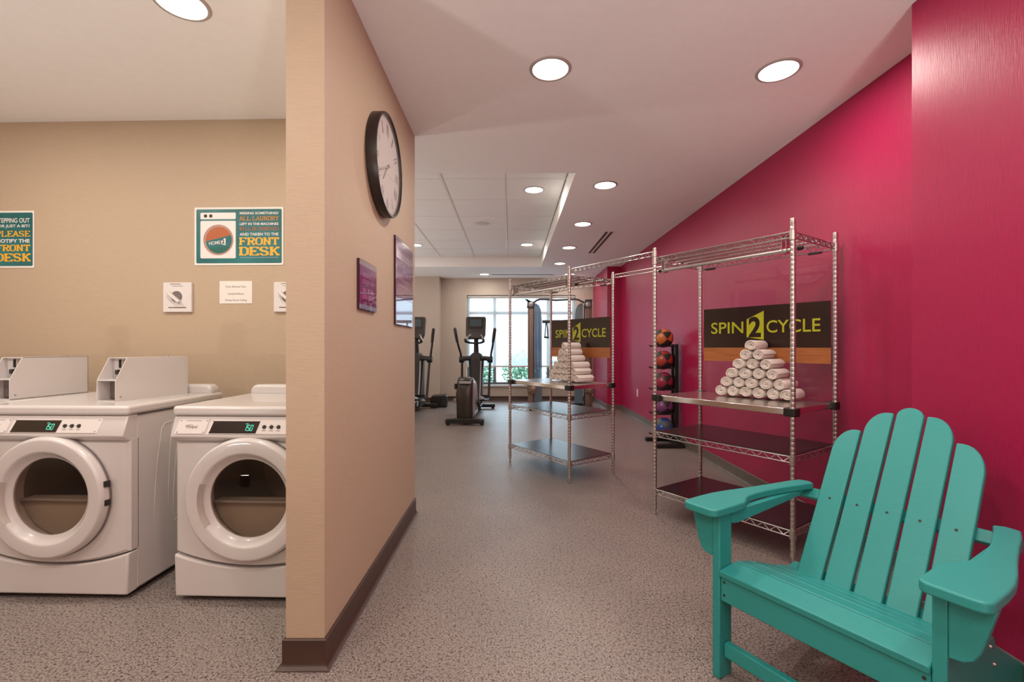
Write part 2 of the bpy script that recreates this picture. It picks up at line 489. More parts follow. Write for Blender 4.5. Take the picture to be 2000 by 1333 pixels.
# right wall: near pillar, long recess, far pilaster (one plan outline)
plan = [(XP, -2.4), (XP, 1.877), (XW, 1.877), (XW, 8.0), (1.662, 8.0), (1.662, YB), (2.4, YB), (2.4, -2.4)]
struct('wall_right', MB().prism(plan, 0, HC), 'magenta', smooth=0)
def baseboard(name, pts, mat, h=0.095, t=0.009, cove=0.016):
    """vinyl cove base following a floor polyline; the room is on the left of the travel direction"""
    pts = [Vector((p[0], p[1])) for p in pts]
    prof = [(0.0, h), (t * 0.6, h), (t, h - 0.003), (t, 0.02), (t + cove * 0.35, 0.009), (t + cove, 0.003), (t + cove, 0.0), (0, 0)]
    nor = []
    for i, p in enumerate(pts):
        ns = []
        if i > 0: d = (pts[i] - pts[i - 1]).normalized(); ns.append(Vector((-d.y, d.x)))
        if i < len(pts) - 1: d = (pts[i + 1] - pts[i]).normalized(); ns.append(Vector((-d.y, d.x)))
        if len(ns) == 2:
            b = (ns[0] + ns[1]); b = b / max(0.2, (1 + ns[0].dot(ns[1])))
        else: b = ns[0]
        nor.append(b)
    mb = MB()
    mb.rings([[(p.x + n_.x * a, p.y + n_.y * a, z) for a, z in prof] for p, n_ in zip(pts, nor)])
    return struct(name, mb, mat)
baseboard('baseboard_right', [(XP, -2.4), (XP, 1.877), (XW, 1.877), (XW, 8.0), (1.662, 8.0), (1.662, YB)], 'base_grey')

# partition wall and the laundry back wall behind it
PX0, PX1, PY0, PY1 = -0.774, -0.642, 1.581, 3.057
struct('wall_partition', MB().bb(PX0, PX1, PY0, PY1, 0, HC), 'beige', smooth=0)
struct('wall_laundry', MB().prism([(-4.0, 2.885), (PX0, 2.802), (PX0, PY1), (-4.0, PY1)], 0, HC), 'beige', smooth=0)
baseboard('baseboard_partition', [(PX0, 2.75), (PX0, PY0), (PX1, PY0), (PX1, PY1)][::-1], 'base', h=0.1)
baseboard('baseboard_laundry', [(-0.80, 2.803), (-3.9, 2.884)], 'base', h=0.1)
struct('wall_left', MB().bb(-4.2, -4.0, -2.4, 9.6, 0, HC), 'beige', smooth=0)
struct('wall_behind', MB().bb(-4.2, 2.6, -2.6, -2.4, 0, HC), 'beige', smooth=0)

# window wall with a real opening
WX0, WX1, WZ0, WZ1 = -0.912, 1.30, 0.33, 2.155
bw = MB()
bw.bb(-4.2, WX0, YB, YB + 0.2, 0, HC)
bw.bb(WX1, 2.6, YB, YB + 0.2, 0, HC)
bw.bb(WX0, WX1, YB, YB + 0.2, 0, WZ0)
bw.bb(WX0, WX1, YB, YB + 0.2, WZ1, HC)
bw.bb(-4.2, -1.432, 9.13, YB, 0, HC)
struct('wall_window', bw, 'pale_wall', smooth=0)
baseboard('baseboard_window', [(1.662, YB), (-1.432, YB), (-1.432, 9.13), (-4.0, 9.13)], 'base')
win = thing('window_1', 'wide aluminium framed window behind the white roller blind', 'window', ((WX0 + WX1) / 2, YB + 0.14, WZ0))
del win['category']
win['kind'] = 'structure'
ww, wh = (WX1 - WX0), (WZ1 - WZ0)
fr = MB()
fr.bb(-ww / 2, ww / 2, -0.03, 0.03, 0, 0.045); fr.bb(-ww / 2, ww / 2, -0.03, 0.03, wh - 0.05, wh)
fr.bb(-ww / 2, -ww / 2 + 0.05, -0.03, 0.03, 0.04, wh - 0.04); fr.bb(ww / 2 - 0.05, ww / 2, -0.03, 0.03, 0.04, wh - 0.04)
obj('window_frame', fr, 'alu', win, smooth=0)
mull = [-0.347 - (WX0 + WX1) / 2, 0.755 - (WX0 + WX1) / 2]
for mx_ in mull:
    obj('mullion', MB().bb(mx_ - 0.03, mx_ + 0.03, -0.03, 0.03, 0.04, wh - 0.04), 'alu', win, smooth=0)
obj('transom', MB().bb(-ww / 2 + 0.04, ww / 2 - 0.04, -0.028, 0.028, 1.44, 1.50), 'alu', win, smooth=0)
xs = [-ww / 2 + 0.05, mull[0], mull[1], ww / 2 - 0.05]
for a, b in zip(xs[:-1], xs[1:]):
    obj('pane', MB().bb(a, b, -0.003, 0.003, 0.04, 1.45), 'window_glass', win, smooth=0)
    obj('pane', MB().bb(a, b, -0.003, 0.003, 1.49, wh - 0.04), 'window_glass', win, smooth=0)
obj('window_sill', MB().bb(-ww / 2 - 0.03, ww / 2 + 0.03, -0.20, -0.03, -0.035, 0.0), 'sill', win, bevel=0.004)

# ------------------------------------------------------------------ recessed downlights
def downlight(x, y, z, label, r=0.088, power=LAMP):
    t = thing('recessed_downlight', label, 'ceiling light', (x, y, z), 0, 'recessed ceiling downlights')
    rim = MB().lathe([(r + 0.001, -0.001), (r + 0.002, -0.006), (r + 0.013, -0.006), (r + 0.018, 0.0), (r + 0.018, 0.002), (r, 0.002)], 40)
    obj('trim_ring', rim, 'trim', t)
    obj('lens', MB().lathe([(0.0005, -0.004), (r * 0.7, -0.0035), (r + 0.002, -0.001)], 40), 'lens', t)
    ld = bpy.data.lights.new('downlight_bulb', 'AREA')
    ld.shape = 'DISK'; ld.size = r * 1.8; ld.energy = power; ld.color = LAMP_COL; ld.spread = R(180)
    lo = bpy.data.objects.new('downlight_bulb', ld); C.objects.link(lo)
    lo.parent = t; lo.location = (0, 0, -0.012)
    return t
downlight(-1.34, 1.87, HC, 'round downlight over the front of the washers', power=LAMP * 1.1)
downlight(0.195, 2.313, HC, 'round downlight in the middle of the near ceiling')
downlight(1.347, 2.326, HC, 'round downlight close to the magenta wall above the near rack')
downlight(0.808, 3.975, HC, 'nearest downlight of the row beside the tile tray', power=LAMP * 0.65)
downlight(0.808, 5.233, HC, 'second downlight of the row beside the tile tray', power=LAMP * 0.65)
downlight(0.808, 6.474, HC, 'third downlight of the row beside the tile tray', power=LAMP * 0.5)
downlight(0.808, 7.706, HC, 'farthest downlight of the row beside the tile tray', power=LAMP * 0.5)
downlight(1.115, 8.845, HC, 'downlight by the window wall partly behind a rack post', power=LAMP * 0.5)
downlight(-0.521, 8.845, HC, 'downlight by the window wall left of the thin slot vent', power=LAMP * 0.5)
downlight(0.226, 4.617, TZ, 'near downlight set into a ceiling tile of the tray', power=LAMP * 0.65)
downlight(0.236, 7.09, TZ, 'far right downlight set into a ceiling tile of the tray', power=LAMP * 0.5)
downlight(-1.48, 7.12, TZ, 'far left downlight set into a ceiling tile beside the partition edge', power=LAMP * 0.5)
downlight(-1.48, 4.617, TZ, 'downlight in a ceiling tile hidden behind the partition', power=LAMP * 0.65)
downlight(-1.34, 0.45, HC, 'unseen downlight in the laundry aisle above the viewer', power=LAMP * 1.1)  # unseen downlights from here on, added outside the view
downlight(-2.75, 1.87, HC, 'unseen downlight over the left end of the washer row', power=LAMP * 1.1)
downlight(-2.75, 0.45, HC, 'unseen downlight at the far left of the laundry aisle')
downlight(0.195, 0.65, HC, 'unseen downlight of the entry right above the viewer')
downlight(1.2, 0.65, HC, 'unseen downlight of the entry above the teal chair', power=LAMP * 0.75)
downlight(0.195, -1.0, HC, 'unseen downlight of the entry behind the viewer')

# fill lights added out of view to brighten the ceiling, behind the viewer and along the hidden left side of the gym
def fill_light(x, y, label, power):
    t = thing('fill_light_can', label, 'fill light', (x, y, 0), 0, 'added fill lights on the floor')
    obj('can', MB().lathe([(0.001, 0.0), (0.10, 0.0), (0.115, 0.01), (0.115, 0.26), (0.118, 0.27), (0.108, 0.27), (0.104, 0.20), (0.001, 0.19)], 32), 'charcoal', t)
    obj('reflector_ring', MB().lathe([(0.106, 0.215), (0.108, 0.262), (0.114, 0.266)], 32), 'silver', t)
    ld = bpy.data.lights.new('fill_light_bulb', 'AREA')
    ld.shape = 'DISK'; ld.size = 0.2; ld.energy = power; ld.color = FILL_COL; ld.spread = R(170)
    lo = bpy.data.objects.new('fill_light_bulb', ld); C.objects.link(lo)
    lo.parent = t; lo.location = (0, 0, 0.268); lo.rotation_euler = (PI, 0, 0)
fill_light(0.95, -0.9, 'added fill light on the floor by the magenta wall behind the viewer', FILL)
fill_light(0.45, -1.7, 'added fill light on the floor straight behind the viewer', FILL)
fill_light(-2.6, -0.2, 'added fill light on the floor of the laundry aisle', FILL)
fill_light(-3.3, 3.7, 'nearest added fill light on the gym floor behind the laundry wall', FILL * 0.7)
fill_light(-3.3, 5.3, 'middle added fill light along the left gym wall', FILL * 0.7)
fill_light(-3.3, 7.2, 'farthest added fill light along the left gym wall', FILL * 0.7)

# round speaker in a tile
sp = thing('ceiling_speaker', 'round white ceiling speaker in a tray tile', 'speaker', (-0.364, 5.85, TZ))
obj('flange', MB().lathe([(0.085, -0.004), (0.10, -0.006), (0.135, -0.004), (0.14, 0.001)], 36), 'grid', sp)
obj('grille', MB().lathe([(0.001, -0.012), (0.05, -0.010), (0.088, -0.003)], 36), 'speaker', sp)
obj('centre_cap', MB().lathe([(0.0005, -0.015), (0.012, -0.013), (0.016, -0.009)], 16), 'trim', sp)

# linear slot diffusers
def slot_vent(x0, x1, y0, y1, label, along):
    t = thing('slot_diffuser', label, 'air vent', ((x0 + x1) / 2, (y0 + y1) / 2, HC))
    w, d = x1 - x0, y1 - y0
    obj('flange', MB().bb(-w / 2, w / 2, -d / 2, d / 2, -0.004, 0.002), 'grid', t, smooth=0)
    n = 2
    for k in range(n):
        if along == 'y':
            cx = -w / 2 + w * (k + 0.5) / n
            obj('slot', MB().bb(cx - w * 0.12, cx + w * 0.12, -d / 2 + 0.02, d / 2 - 0.02, -0.0055, 0.0), 'vent', t, smooth=0)
        else:
            cy = -d / 2 + d * (k + 0.5) / n
            obj('slot', MB().bb(-w / 2 + 0.02, w / 2 - 0.02, cy - d * 0.14, cy + d * 0.14, -0.0055, 0.0), 'vent', t, smooth=0)
slot_vent(1.125, 1.245, 5.55, 6.85, 'two slot air diffuser running along the magenta wall', 'y')
slot_vent(-0.40, 0.82, 8.84, 8.92, 'thin slot air diffuser parallel to the window', 'x')

# ------------------------------------------------------------------ roller blind
bl = thing('roller_blind', 'white translucent roller blind lowered over most of the window', 'blind', ((WX0 + WX1) / 2, YB + 0.055, 0.71))
nb = MB()
nx_ = 14; z_top = WZ1 - 0.71 - 0.03
for k in range(nx_):
    xa = -ww / 2 + 0.012 + (ww - 0.024) * k / nx_; xb = -ww / 2 + 0.012 + (ww - 0.024) * (k + 1) / nx_
    nb.add([(xa, 0, 0), (xb, 0, 0), (xb, 0, z_top), (xa, 0, z_top)], [(0, 1, 2, 3)])
obj('fabric', nb, 'blind', bl, smooth=0)
obj('bottom_bar', MB().bb(-ww / 2 + 0.012, ww / 2 - 0.012, -0.010, 0.010, -0.028, 0.004), 'sill', bl, bevel=0.003)
obj('roller_tube', MB().tube([(-ww / 2 + 0.01, 0.0, z_top), (ww / 2 - 0.01, 0.0, z_top)], 0.026, 16), 'sill', bl)

# ------------------------------------------------------------------ outdoors
gr = struct('ground_outside', MB().bb(-14, 14, 9.65, 30, -0.3, -0.12), 'ground', smooth=0)
def shrub(x, y, w, h, label):
    t = thing('leafy_shrub', label, 'shrub', (x, y, -0.12), 0, 'shrubs outside the window')
    mb = MB()
    for k in range(1500):
        a = random.uniform(0, 2 * PI); u = random.uniform(-1, 1); q = random.random() ** 0.4
        p = Vector((math.cos(a) * math.sqrt(1 - u * u) * w * q, math.sin(a) * math.sqrt(1 - u * u) * w * 0.7 * q, h * 0.5 + u * h * 0.5 * q))
        s_ = random.uniform(0.03, 0.06)
        T = Matrix.Translation(p) @ rotm(random.uniform(-1, 1), random.uniform(-1, 1), random.uniform(0, 6))
        mb.add([(-s_ * .5, 0, 0), (0, -s_, 0), (s_ * .5, 0, 0.01), (0, s_, 0)], [(0, 1, 2, 3)], T)
    f = obj('foliage', mb, 'leaf', t, smooth=0); f['kind'] = 'stuff'
    obj('stem', MB().tube([(0, 0, 0), (0.02, 0.01, h * 0.6)], [0.03, 0.012], 6), 'stem', t)
shrub(-0.75, 10.7, 0.40, 1.05, 'green shrub outside behind the left window pane')
shrub(0.22, 11.0, 0.46, 1.15, 'green shrub outside behind the middle window pane')
shrub(1.20, 10.8, 0.42, 1.00, 'green shrub outside behind the right window pane')

# ------------------------------------------------------------------ front-loading machines
MW, MD, MT = 0.672, 0.62, 0.844
def make_machine():
    t = thing('front_loading_washer', '', 'washing machine')
    hw = MW / 2
    # cabinet shell, open towards the front panel
    y0, y1, z0, z1 = 0.045, MD - 0.02, 0.03, 0.80
    c = MB()
    c.bb(-hw, -hw + 0.006, y0, y1, z0, z1); c.bb(hw - 0.006, hw, y0, y1, z0, z1)
    c.bb(-hw, hw, y1 - 0.006, y1, z0, z1); c.bb(-hw, hw, y0, y1, z0, z0 + 0.006); c.bb(-hw, hw, y0, y1, z1 - 0.006, z1)
    cab = obj('cabinet', c, 'enamel', t, smooth=0)
    for s in (1,):                                    # pressed ribs and vent knock-out of the side panel
        X = hw - 0.0012
        for yb, zt in ((0.20, 0.735), (0.315, 0.735)):
            pts = [(X, yb + 0.030 * 0, zt), (X, yb - 0.02, zt - 0.02), (X, yb - 0.045, zt - 0.16), (X, yb - 0.062, zt - 0.33), (X, yb - 0.068, zt - 0.5)]
            obj('pressed_rib', MB().tube([(X, yb + 0.055, zt + 0.005)] + pts, [0.0030] * 5 + [0.0006], 6), 'enamel', cab)
        obj('pressed_rib', MB().tube([(X, 0.255, 0.74), (X, 0.245, 0.72), (X, 0.23, 0.6), (X, 0.22, 0.42), (X, 0.218, 0.3)], [0.0025, 0.0032, 0.0032, 0.0025, 0.0008], 6), 'enamel', cab)
        ring = [(X, 0.44 + 0.075 * math.cos(a), 0.155 + 0.075 * math.sin(a)) for a in [2 * PI * k / 28 for k in range(29)]]
        obj('vent_knockout', MB().tube(ring, 0.0028, 6, cap=False), 'enamel', cab)
        obj('pressed_rib', MB().tube([(X, 0.26, 0.253), (X, 0.32, 0.258)], 0.003, 6), 'enamel', cab)
        obj('pressed_rib', MB().tube([(X, 0.38, 0.262), (X, 0.55, 0.275)], 0.003, 6), 'enamel', cab)
    # front panel with a round hole
    seam = lambda x: 0.150 + 0.058 * (abs(x) / hw) ** 2
    zc, rh, N = 0.452, 0.205, 72
    ztop = 0.695
    def outline(inset):
        L = []
        for k in range(N):
            a = 2 * PI * k / N
            d = Vector((math.cos(a), math.sin(a)))
            lo_, hi_ = 0.0, 2.0
            for _ in range(34):
                m_ = (lo_ + hi_) / 2
                x = d.x * m_; z = zc + d.y * m_
                ok = abs(x) < hw - inset and z < ztop - inset and z > seam(min(abs(x), hw)) + 0.002 + inset
                if ok: lo_ = m_
                else: hi_ = m_
            L.append((d.x * lo_, zc + d.y * lo_))
        return L
    o1, o2 = outline(0.014), outline(0.0)
    # put exact corners in by snapping the closest ray
    def snap(L, cor):
        for cx, cz in cor:
            i = min(range(N), key=lambda k: (L[k][0] - cx) ** 2 + (L[k][1] - cz) ** 2)
            L[i] = (cx, cz)
    snap(o1, [(sx * (hw - 0.014), ztop - 0.014) for sx in (1, -1)] + [(sx * (hw - 0.014), seam(hw) + 0.012) for sx in (1, -1)])
    snap(o2, [(sx * hw, ztop) for sx in (1, -1)] + [(sx * hw, seam(hw) + 0.002) for sx in (1, -1)])
    bulge = lambda x: -0.010 * (1 - (x / hw) ** 2)
    cir = [(rh * math.cos(2 * PI * k / N), zc + rh * math.sin(2 * PI * k / N)) for k in range(N)]
    rg = [[(x, 0.06, z) for x, z in cir], [(x, bulge(x), z) for x, z in cir], [(x, bulge(x), z) for x, z in o1], [(x, 0.012, z) for x, z in o2], [(x, 0.05, z) for x, z in o2]]
    obj('front_panel', MB().rings(rg, cap=False), 'enamel', t, smooth=30)
    # kick panel with curved upper seam
    xs = [-hw + MW * k / 20 for k in range(21)]
    top = [(x, seam(x) - 0.003) for x in xs]
    poly = [(-hw + 0.004, 0.022)] + [(hw - 0.004, 0.022)] + top[::-1]
    T = frame((0, 0, 0), (1, 0, 0), (0, 0, 1))       # local z points to the front (-y)
    obj('kick_panel', MB().prism(poly, -0.05, 0.006, T), 'enamel', t, bevel=0.008, seg=3)
    ft = MB()
    for sx in (-1, 1):
        for yy in (0.07, 0.55):
            ft.tube([(sx * 0.27, yy, 0.0), (sx * 0.27, yy, 0.032)], 0.02, 10)
    ft.bb(-hw + 0.03, hw - 0.03, 0.02, 0.56, 0.012, 0.03)
    obj('plinth', ft, 'black', t)
    # drum
    Td = Matrix.Translation((0, 0, zc)) @ Matrix.Rotation(PI / 2, 4, 'X')     # local z -> -y
    dr = obj('drum', MB().lathe([(rh + 0.004, -0.05), (rh + 0.008, -0.10), (0.235, -0.14), (0.235, -0.50), (0.001, -0.51)], 48, Td), 'drum', t)
    low = [(x, z) for x, z in circle(0, 0, 0.20, 40) if z < -0.03]
    low = sorted(low, key=lambda p: math.atan2(p[1], p[0]))
    obj('lint_ledge', MB().prism(low, -0.105, -0.045, Td), 'drum_grey', dr, bevel=0.006)
    obj('ledge_rim', MB().tube([(-0.185, 0.035, zc - 0.032), (0.185, 0.035, zc - 0.032)], 0.008, 8), 'silver', dr)
    # door
    door = obj('door', MB().lathe([(0.262, 0.006), (0.263, 0.028), (0.258, 0.042), (0.254, 0.0475), (0.249, 0.0500), (0.247, 0.0502), (0.204, 0.0480), (0.202, 0.0477), (0.197, 0.0450), (0.194, 0.042),
                                   (0.184, 0.030), (0.176, 0.022), (0.168, 0.017), (0.166, 0.010), (0.21, 0.004)], 72, Td), 'enamel', t)
    obj('door_gasket', MB().lathe([(0.2655, 0.008), (0.2665, 0.014), (0.2645, 0.016)], 60, Td), 'grey_ink', door)
    obj('door_window', MB().lathe([(0.0005, 0.026), (0.08, 0.0245), (0.13, 0.021), (0.169, 0.0145)], 48, Td), 'door_glass', door)
    g = MB()
    for a in (158, 166, 174, 182, 190, 198):
        pass
    pts = [(math.cos(R(a)) * 0.186, math.sin(R(a)) * 0.186, 0.034) for a in range(160, 215, 6)]
    inn = [(math.cos(R(a)) * 0.202, math.sin(R(a)) * 0.202, 0.0515) for a in range(160, 215, 6)]
    n = len(pts)
    g.add([Td @ Vector(p) for p in pts + inn], [(i, i + 1, n + i + 1, n + i) for i in range(n - 1)])
    obj('handle_recess', g, 'drum_grey', door)
    for zz in (-0.02, 0.06):
        obj('hinge', MB().bb(0.255, 0.2675, -0.036, -0.016, zc + zz - 0.012, zc + zz + 0.012), 'black', door)
    # worktop with raised rear ledge
    top_ = MB().prism(rounded(-hw - 0.006, hw + 0.006, -0.012, MD, 0.018), 0.803, MT)
    lid = obj('top_panel', top_, 'enamel', t, bevel=0.012, seg=3)
    led = [(-hw + 0.004, 0.835), (hw - 0.004, 0.835), (hw - 0.006, 0.872), (hw - 0.028, 0.893), (-hw + 0.028, 0.893), (-hw + 0.006, 0.872)]
    Tl = frame((0, MD - 0.012, 0), (1, 0, 0), (0, 0, 1))
    obj('rear_ledge', MB().prism(led, 0.0, 0.075, Tl), 'enamel', lid, bevel=0.014, seg=3)
    # control fascia: leans out at its lower edge
    Tf = frame((-hw + 0.002, 0, 0), (0, 1, 0), (0, 0, 1))     # poly (y, z), extruded along +x
    prof = [(0.05, 0.802), (0.004, 0.802), (-0.004, 0.797), (-0.030, 0.722), (-0.030, 0.714), (-0.006, 0.698), (0.0, 0.692), (0.05, 0.692)]
    fas = obj('control_fascia', MB().prism(prof, 0.0, MW - 0.004, Tf), 'enamel', t, bevel=0.004, seg=2)
    up = Vector((0, 0.026, 0.075)).normalized()
    O = Vector((-hw, -0.030, 0.722))
    F = frame(O, (1, 0, 0), up)                                # x along fascia, y up the slope, z outward
    H = 0.079
    def plate(x0, x1, sl=0.012):
        return [(x0, 0.006), (x1, 0.006), (x1 + sl, H - 0.008), (x0 + sl, H - 0.008)]
    p1 = obj('badge_plate', MB().prism(plate(0.018, 0.148), -0.001, 0.0016, F), 'plastic_white', fas, smooth=0)
    letters(p1, 'Whirlpool', F @ Matrix.Translation((0.062, 0.026, 0.0016)), 0.052, 0.019, 'grey_ink', 0.0004, bold=0.012)
    obj('badge_arc', MB().tube([F @ Vector((0.062 + 0.03 * k / 10, 0.036 + 0.010 * math.sin(PI * (0.15 + 0.5 * k / 10)), 0.002)) for k in range(11)], 0.0006, 4), 'grey_ink', p1)
    obj('caption_line', MB().prism([(0.062, 0.062), (0.128, 0.062), (0.128, 0.0638), (0.062, 0.0638)], 0.0016, 0.002, F), 'grey_ink', p1, smooth=0)
    p2 = obj('control_plate', MB().prism(plate(0.158, 0.555), -0.001, 0.0016, F), 'plastic_white', fas, smooth=0)
    dsp = obj('display', MB().prism([(0.170, 0.010), (0.372, 0.010), (0.384, 0.062), (0.182, 0.062)], 0.001, 0.003, F), 'display', fas, smooth=0)
    segs = {'1': 'bc', '5': 'afgcd', '0': 'abcdef'}
    P = {'a': ((0, 2), (1, 2)), 'b': ((1, 1), (1, 2)), 'c': ((1, 0), (1, 1)), 'd': ((0, 0), (1, 0)), 'e': ((0, 0), (0, 1)), 'f': ((0, 1), (0, 2)), 'g': ((0, 1), (1, 1))}
    dg = MB(); x = 0.318
    for ch in '150':
        for s_ in segs[ch]:
            (xa, ya), (xb, yb) = P[s_]
            a = Vector((x + xa * 0.009 + ya * 0.002, 0.022 + ya * 0.0115, 0.0034)); b = Vector((x + xb * 0.009 + yb * 0.002, 0.022 + yb * 0.0115, 0.0034))
            dg.tube([F @ a, F @ b], 0.0011, 4)
        x += 0.0135
    dg.tube([F @ Vector((0.331, 0.022, 0.0034)), F @ Vector((0.3315, 0.0235, 0.0034))], 0.0011, 4)
    dg.tube([F @ Vector((0.324, 0.050, 0.0034)), F @ Vector((0.336, 0.050, 0.0034))], 0.0011, 4)
    obj('digits', dg, 'digits', dsp, smooth=0)
    for k in range(3):
        bx = 0.405 + 0.031 * k
        b = obj('button', MB().lathe([(0.0001, 0.007), (0.0065, 0.0065), (0.0085, 0.003), (0.0085, 0.001)], 18, F @ Matrix.Translation((bx, 0.038, 0.0))), 'ink', fas)
        obj('button_caption', MB().prism([(bx - 0.008, 0.021), (bx + 0.008, 0.021), (bx + 0.008, 0.023), (bx - 0.008, 0.023)], 0.0016, 0.0020, F), 'grey_ink', p2, smooth=0)
    obj('button_line', MB().prism([(0.414, 0.0375), (0.458, 0.0375), (0.458, 0.0387), (0.414, 0.0387)], 0.0016, 0.002, F), 'grey_ink', p2, smooth=0)
    for pl, sx in ((p1, (0.028, 0.150)), (p2, (0.168, 0.550))):
        for i, xx in enumerate(sx):
            for yy in (0.014, H - 0.016):
                xo = xx + 0.012 * (yy / H) - (0.008 if i else 0)
                obj('screw', MB().lathe([(0.0001, 0.0035), (0.0026, 0.003), (0.0036, 0.001)], 3, F @ Matrix.Translation((xo, yy, 0.0))), 'grey_ink', pl, smooth=0)
        obj('plate_edge', MB().prism([(sx[0], 0.0062), (sx[1], 0.0062), (sx[1], 0.0074), (sx[0], 0.0074)], 0.0016, 0.002, F), 'grey_ink', pl, smooth=0)
    return t
mach = make_machine()
mach.location = (-1.122, 1.985, 0); mach.rotation_euler.z = R(-1.9)
mach['label'] = 'white front loading washer with logo badge tucked beside the partition'
m1 = dup_tree(mach); m1.location = (-1.997, 2.012, 0); m1.rotation_euler.z = R(-1.7)
m1['label'] = 'white front loading washer with full side panel visible and a coin box on top'
m0 = dup_tree(mach); m0.location = (-2.70, 2.036, 0); m0.rotation_euler.z = R(-1.6)
for c_ in list(m0.children):
    for g_ in list(c_.children):
        if g_.name.startswith('rear_ledge'):
            bpy.data.objects.remove(g_)
m0['label'] = 'white washer at the left picture edge, only its top showing'
for m_ in (mach, m1, m0):
    m_['group'] = 'row of white laundry machines'

# coin boxes standing on the machine tops
def make_coin_box():
    t = thing('coin_box', '', 'coin box', group='coin boxes on the laundry machines')
    w, d, h = 0.108, 0.385, 0.205
    prof = [(0, 0), (d, 0), (d, h), (0.055, h), (0.0, 0.098)]
    Tx = lambda x: frame((x, 0, 0), (0, 1, 0), (0, 0, 1))
    hs = MB()
    hs.prism(prof, 0, 0.004, Tx(-w / 2)); hs.prism(prof, 0, 0.004, Tx(w / 2 - 0.004))
    hs.bb(-w / 2, w / 2, 0.055, d, h - 0.004, h); hs.bb(-w / 2, w / 2, d - 0.004, d, 0, h)
    hs.bb(-w / 2, w / 2, 0.0, d, 0.0, 0.004)
    h_ = obj('housing', hs, 'enamel', t, smooth=0)
    obj('divider', MB().bb(-w / 2 + 0.004, w / 2 - 0.004, 0.002, 0.12, 0.096, 0.102), 'enamel', h_, smooth=0)
    mech = obj('coin_mechanism', MB().bb(-w / 2 + 0.004, w / 2 - 0.004, 0.075, 0.085, 0.102, h - 0.004), 'enamel', t, smooth=0)
    obj('price_plate', MB().bb(0.008, w / 2 - 0.006, 0.070, 0.076, 0.112, h - 0.012), 'coin_plate', mech, smooth=0)
    obj('coin_slot', MB().bb(-0.010, -0.005, 0.066, 0.076, 0.155, 0.195), 'ink', mech, smooth=0)
    obj('coin_slide', MB().bb(-0.014, 0.0, 0.05, 0.076, 0.118, 0.146), 'ink', mech, bevel=0.002)
    obj('slide_button', MB().tube([(-0.007, 0.045, 0.115), (-0.007, 0.076, 0.115)], 0.010, 14), 'silver', mech)
    vault = obj('cash_vault', MB().bb(0.008, w / 2 - 0.006, 0.055, 0.066, 0.008, 0.094), 'coin_plate', t, smooth=0)
    obj('lock', MB().lathe([(0.0001, 0.008), (0.009, 0.007), (0.013, 0.0)], 16, Matrix.Translation((0.032, 0.055, 0.052)) @ Matrix.Rotation(PI / 2, 4, 'X')), 'silver', vault)
    obj('vault_lining', MB().bb(-w / 2 + 0.004, 0.008, 0.058, 0.066, 0.008, 0.096), 'grey_ink', t, smooth=0)
    obj('side_screw', MB().lathe([(0.0001, 0.003), (0.0045, 0.002), (0.005, 0.0)], 10, Matrix.Translation((w / 2, 0.022, 0.022)) @ Matrix.Rotation(PI / 2, 4, 'Y')), 'silver', t)
    obj('top_stud', MB().tube([(0.02, 0.30, h), (0.02, 0.30, h + 0.008)], 0.005, 8), 'silver', t)
    return t
cb = make_coin_box()
cb.location = (-1.896, 2.155, MT); cb.rotation_euler.z = R(-10.5)
cb['label'] = 'white coin box with coin slot showing, on the washer with the visible side'
cb2 = dup_tree(cb); cb2.location = (-2.462, 2.215, MT); cb2.rotation_euler.z = R(-3.5)
cb2['label'] = 'white coin box at the left picture edge, its open front cut off'

# ------------------------------------------------------------------ laundry wall: posters, switches, notice
def wall_y(x):
    return 2.885 + (x + 4.0) / (PX0 + 4.0) * (2.802 - 2.885)
wang = math.atan2(2.802 - 2.885, PX0 + 4.0)
Fw = frame((0, 0, 0), (1, 0, 0), (0, 0, 1))                 # x right, y up, z towards the viewer
def poster(x0, z0, w, h, label):
    t = thing('laundry_poster', label, 'poster', (x0, wall_y(x0) - 0.003, z0), wang, 'laundry notices')
    obj('paper', MB().prism(rounded(0, w, 0, h, 0.006), -0.001, 0.0006, Fw), 'paper', t, smooth=0)
    obj('printed_field', MB().prism(rounded(0.012, w - 0.01, 0.012, h - 0.012, 0.008), 0.0006, 0.0012, Fw), 'poster_teal', t, smooth=0)
    return t
def at(x, y, z=0.0012):
    return Fw @ Matrix.Translation((x, y, z))
PW, PH = 0.553, 0.355
p2 = poster(-1.946, 1.601, PW, PH, 'teal poster with a drawn washer and front desk message beside the partition')
ill = obj('drawn_washer', MB().prism(rounded(0.038, 0.258, 0.042, 0.272, 0.008), 0.0012, 0.0018, Fw), 'poster_white', p2, smooth=0)
ill2 = obj('drawn_control_strip', MB().prism(rounded(0.038, 0.258, 0.282, 0.322, 0.006), 0.0012, 0.0018, Fw), 'poster_white', p2, smooth=0)
for cx in (0.070, 0.103):
    obj('drawn_knob', MB().prism(circle(cx, 0.302, 0.0105, 24), 0.0018, 0.0022, Fw), 'ink', ill2, smooth=0)
obj('drawn_ring', MB().prism(circle(0.150, 0.155, 0.094, 48), 0.0018, 0.0022, Fw), 'poster_rose', ill, smooth=0)
obj('drawn_drum', MB().prism(circle(0.153, 0.153, 0.081, 48), 0.0022, 0.0026, Fw), 'poster_rust', ill, smooth=0)
wat = [p for p in circle(0.153, 0.153, 0.081, 64) if p[1] < 0.153 + 0.02 + 0.25 * (p[0] - 0.153)]
wat = sorted(wat, key=lambda p: (math.atan2(p[1] - 0.153, p[0] - 0.153) - R(60)) % (2 * PI))
obj('drawn_water', MB().prism(wat, 0.0026, 0.0030, Fw), 'poster_teal', ill, smooth=0)
wat2 = [p for p in circle(0.153, 0.153, 0.080, 64) if p[1] < 0.153 - 0.042 + 0.12 * (p[0] - 0.153)]
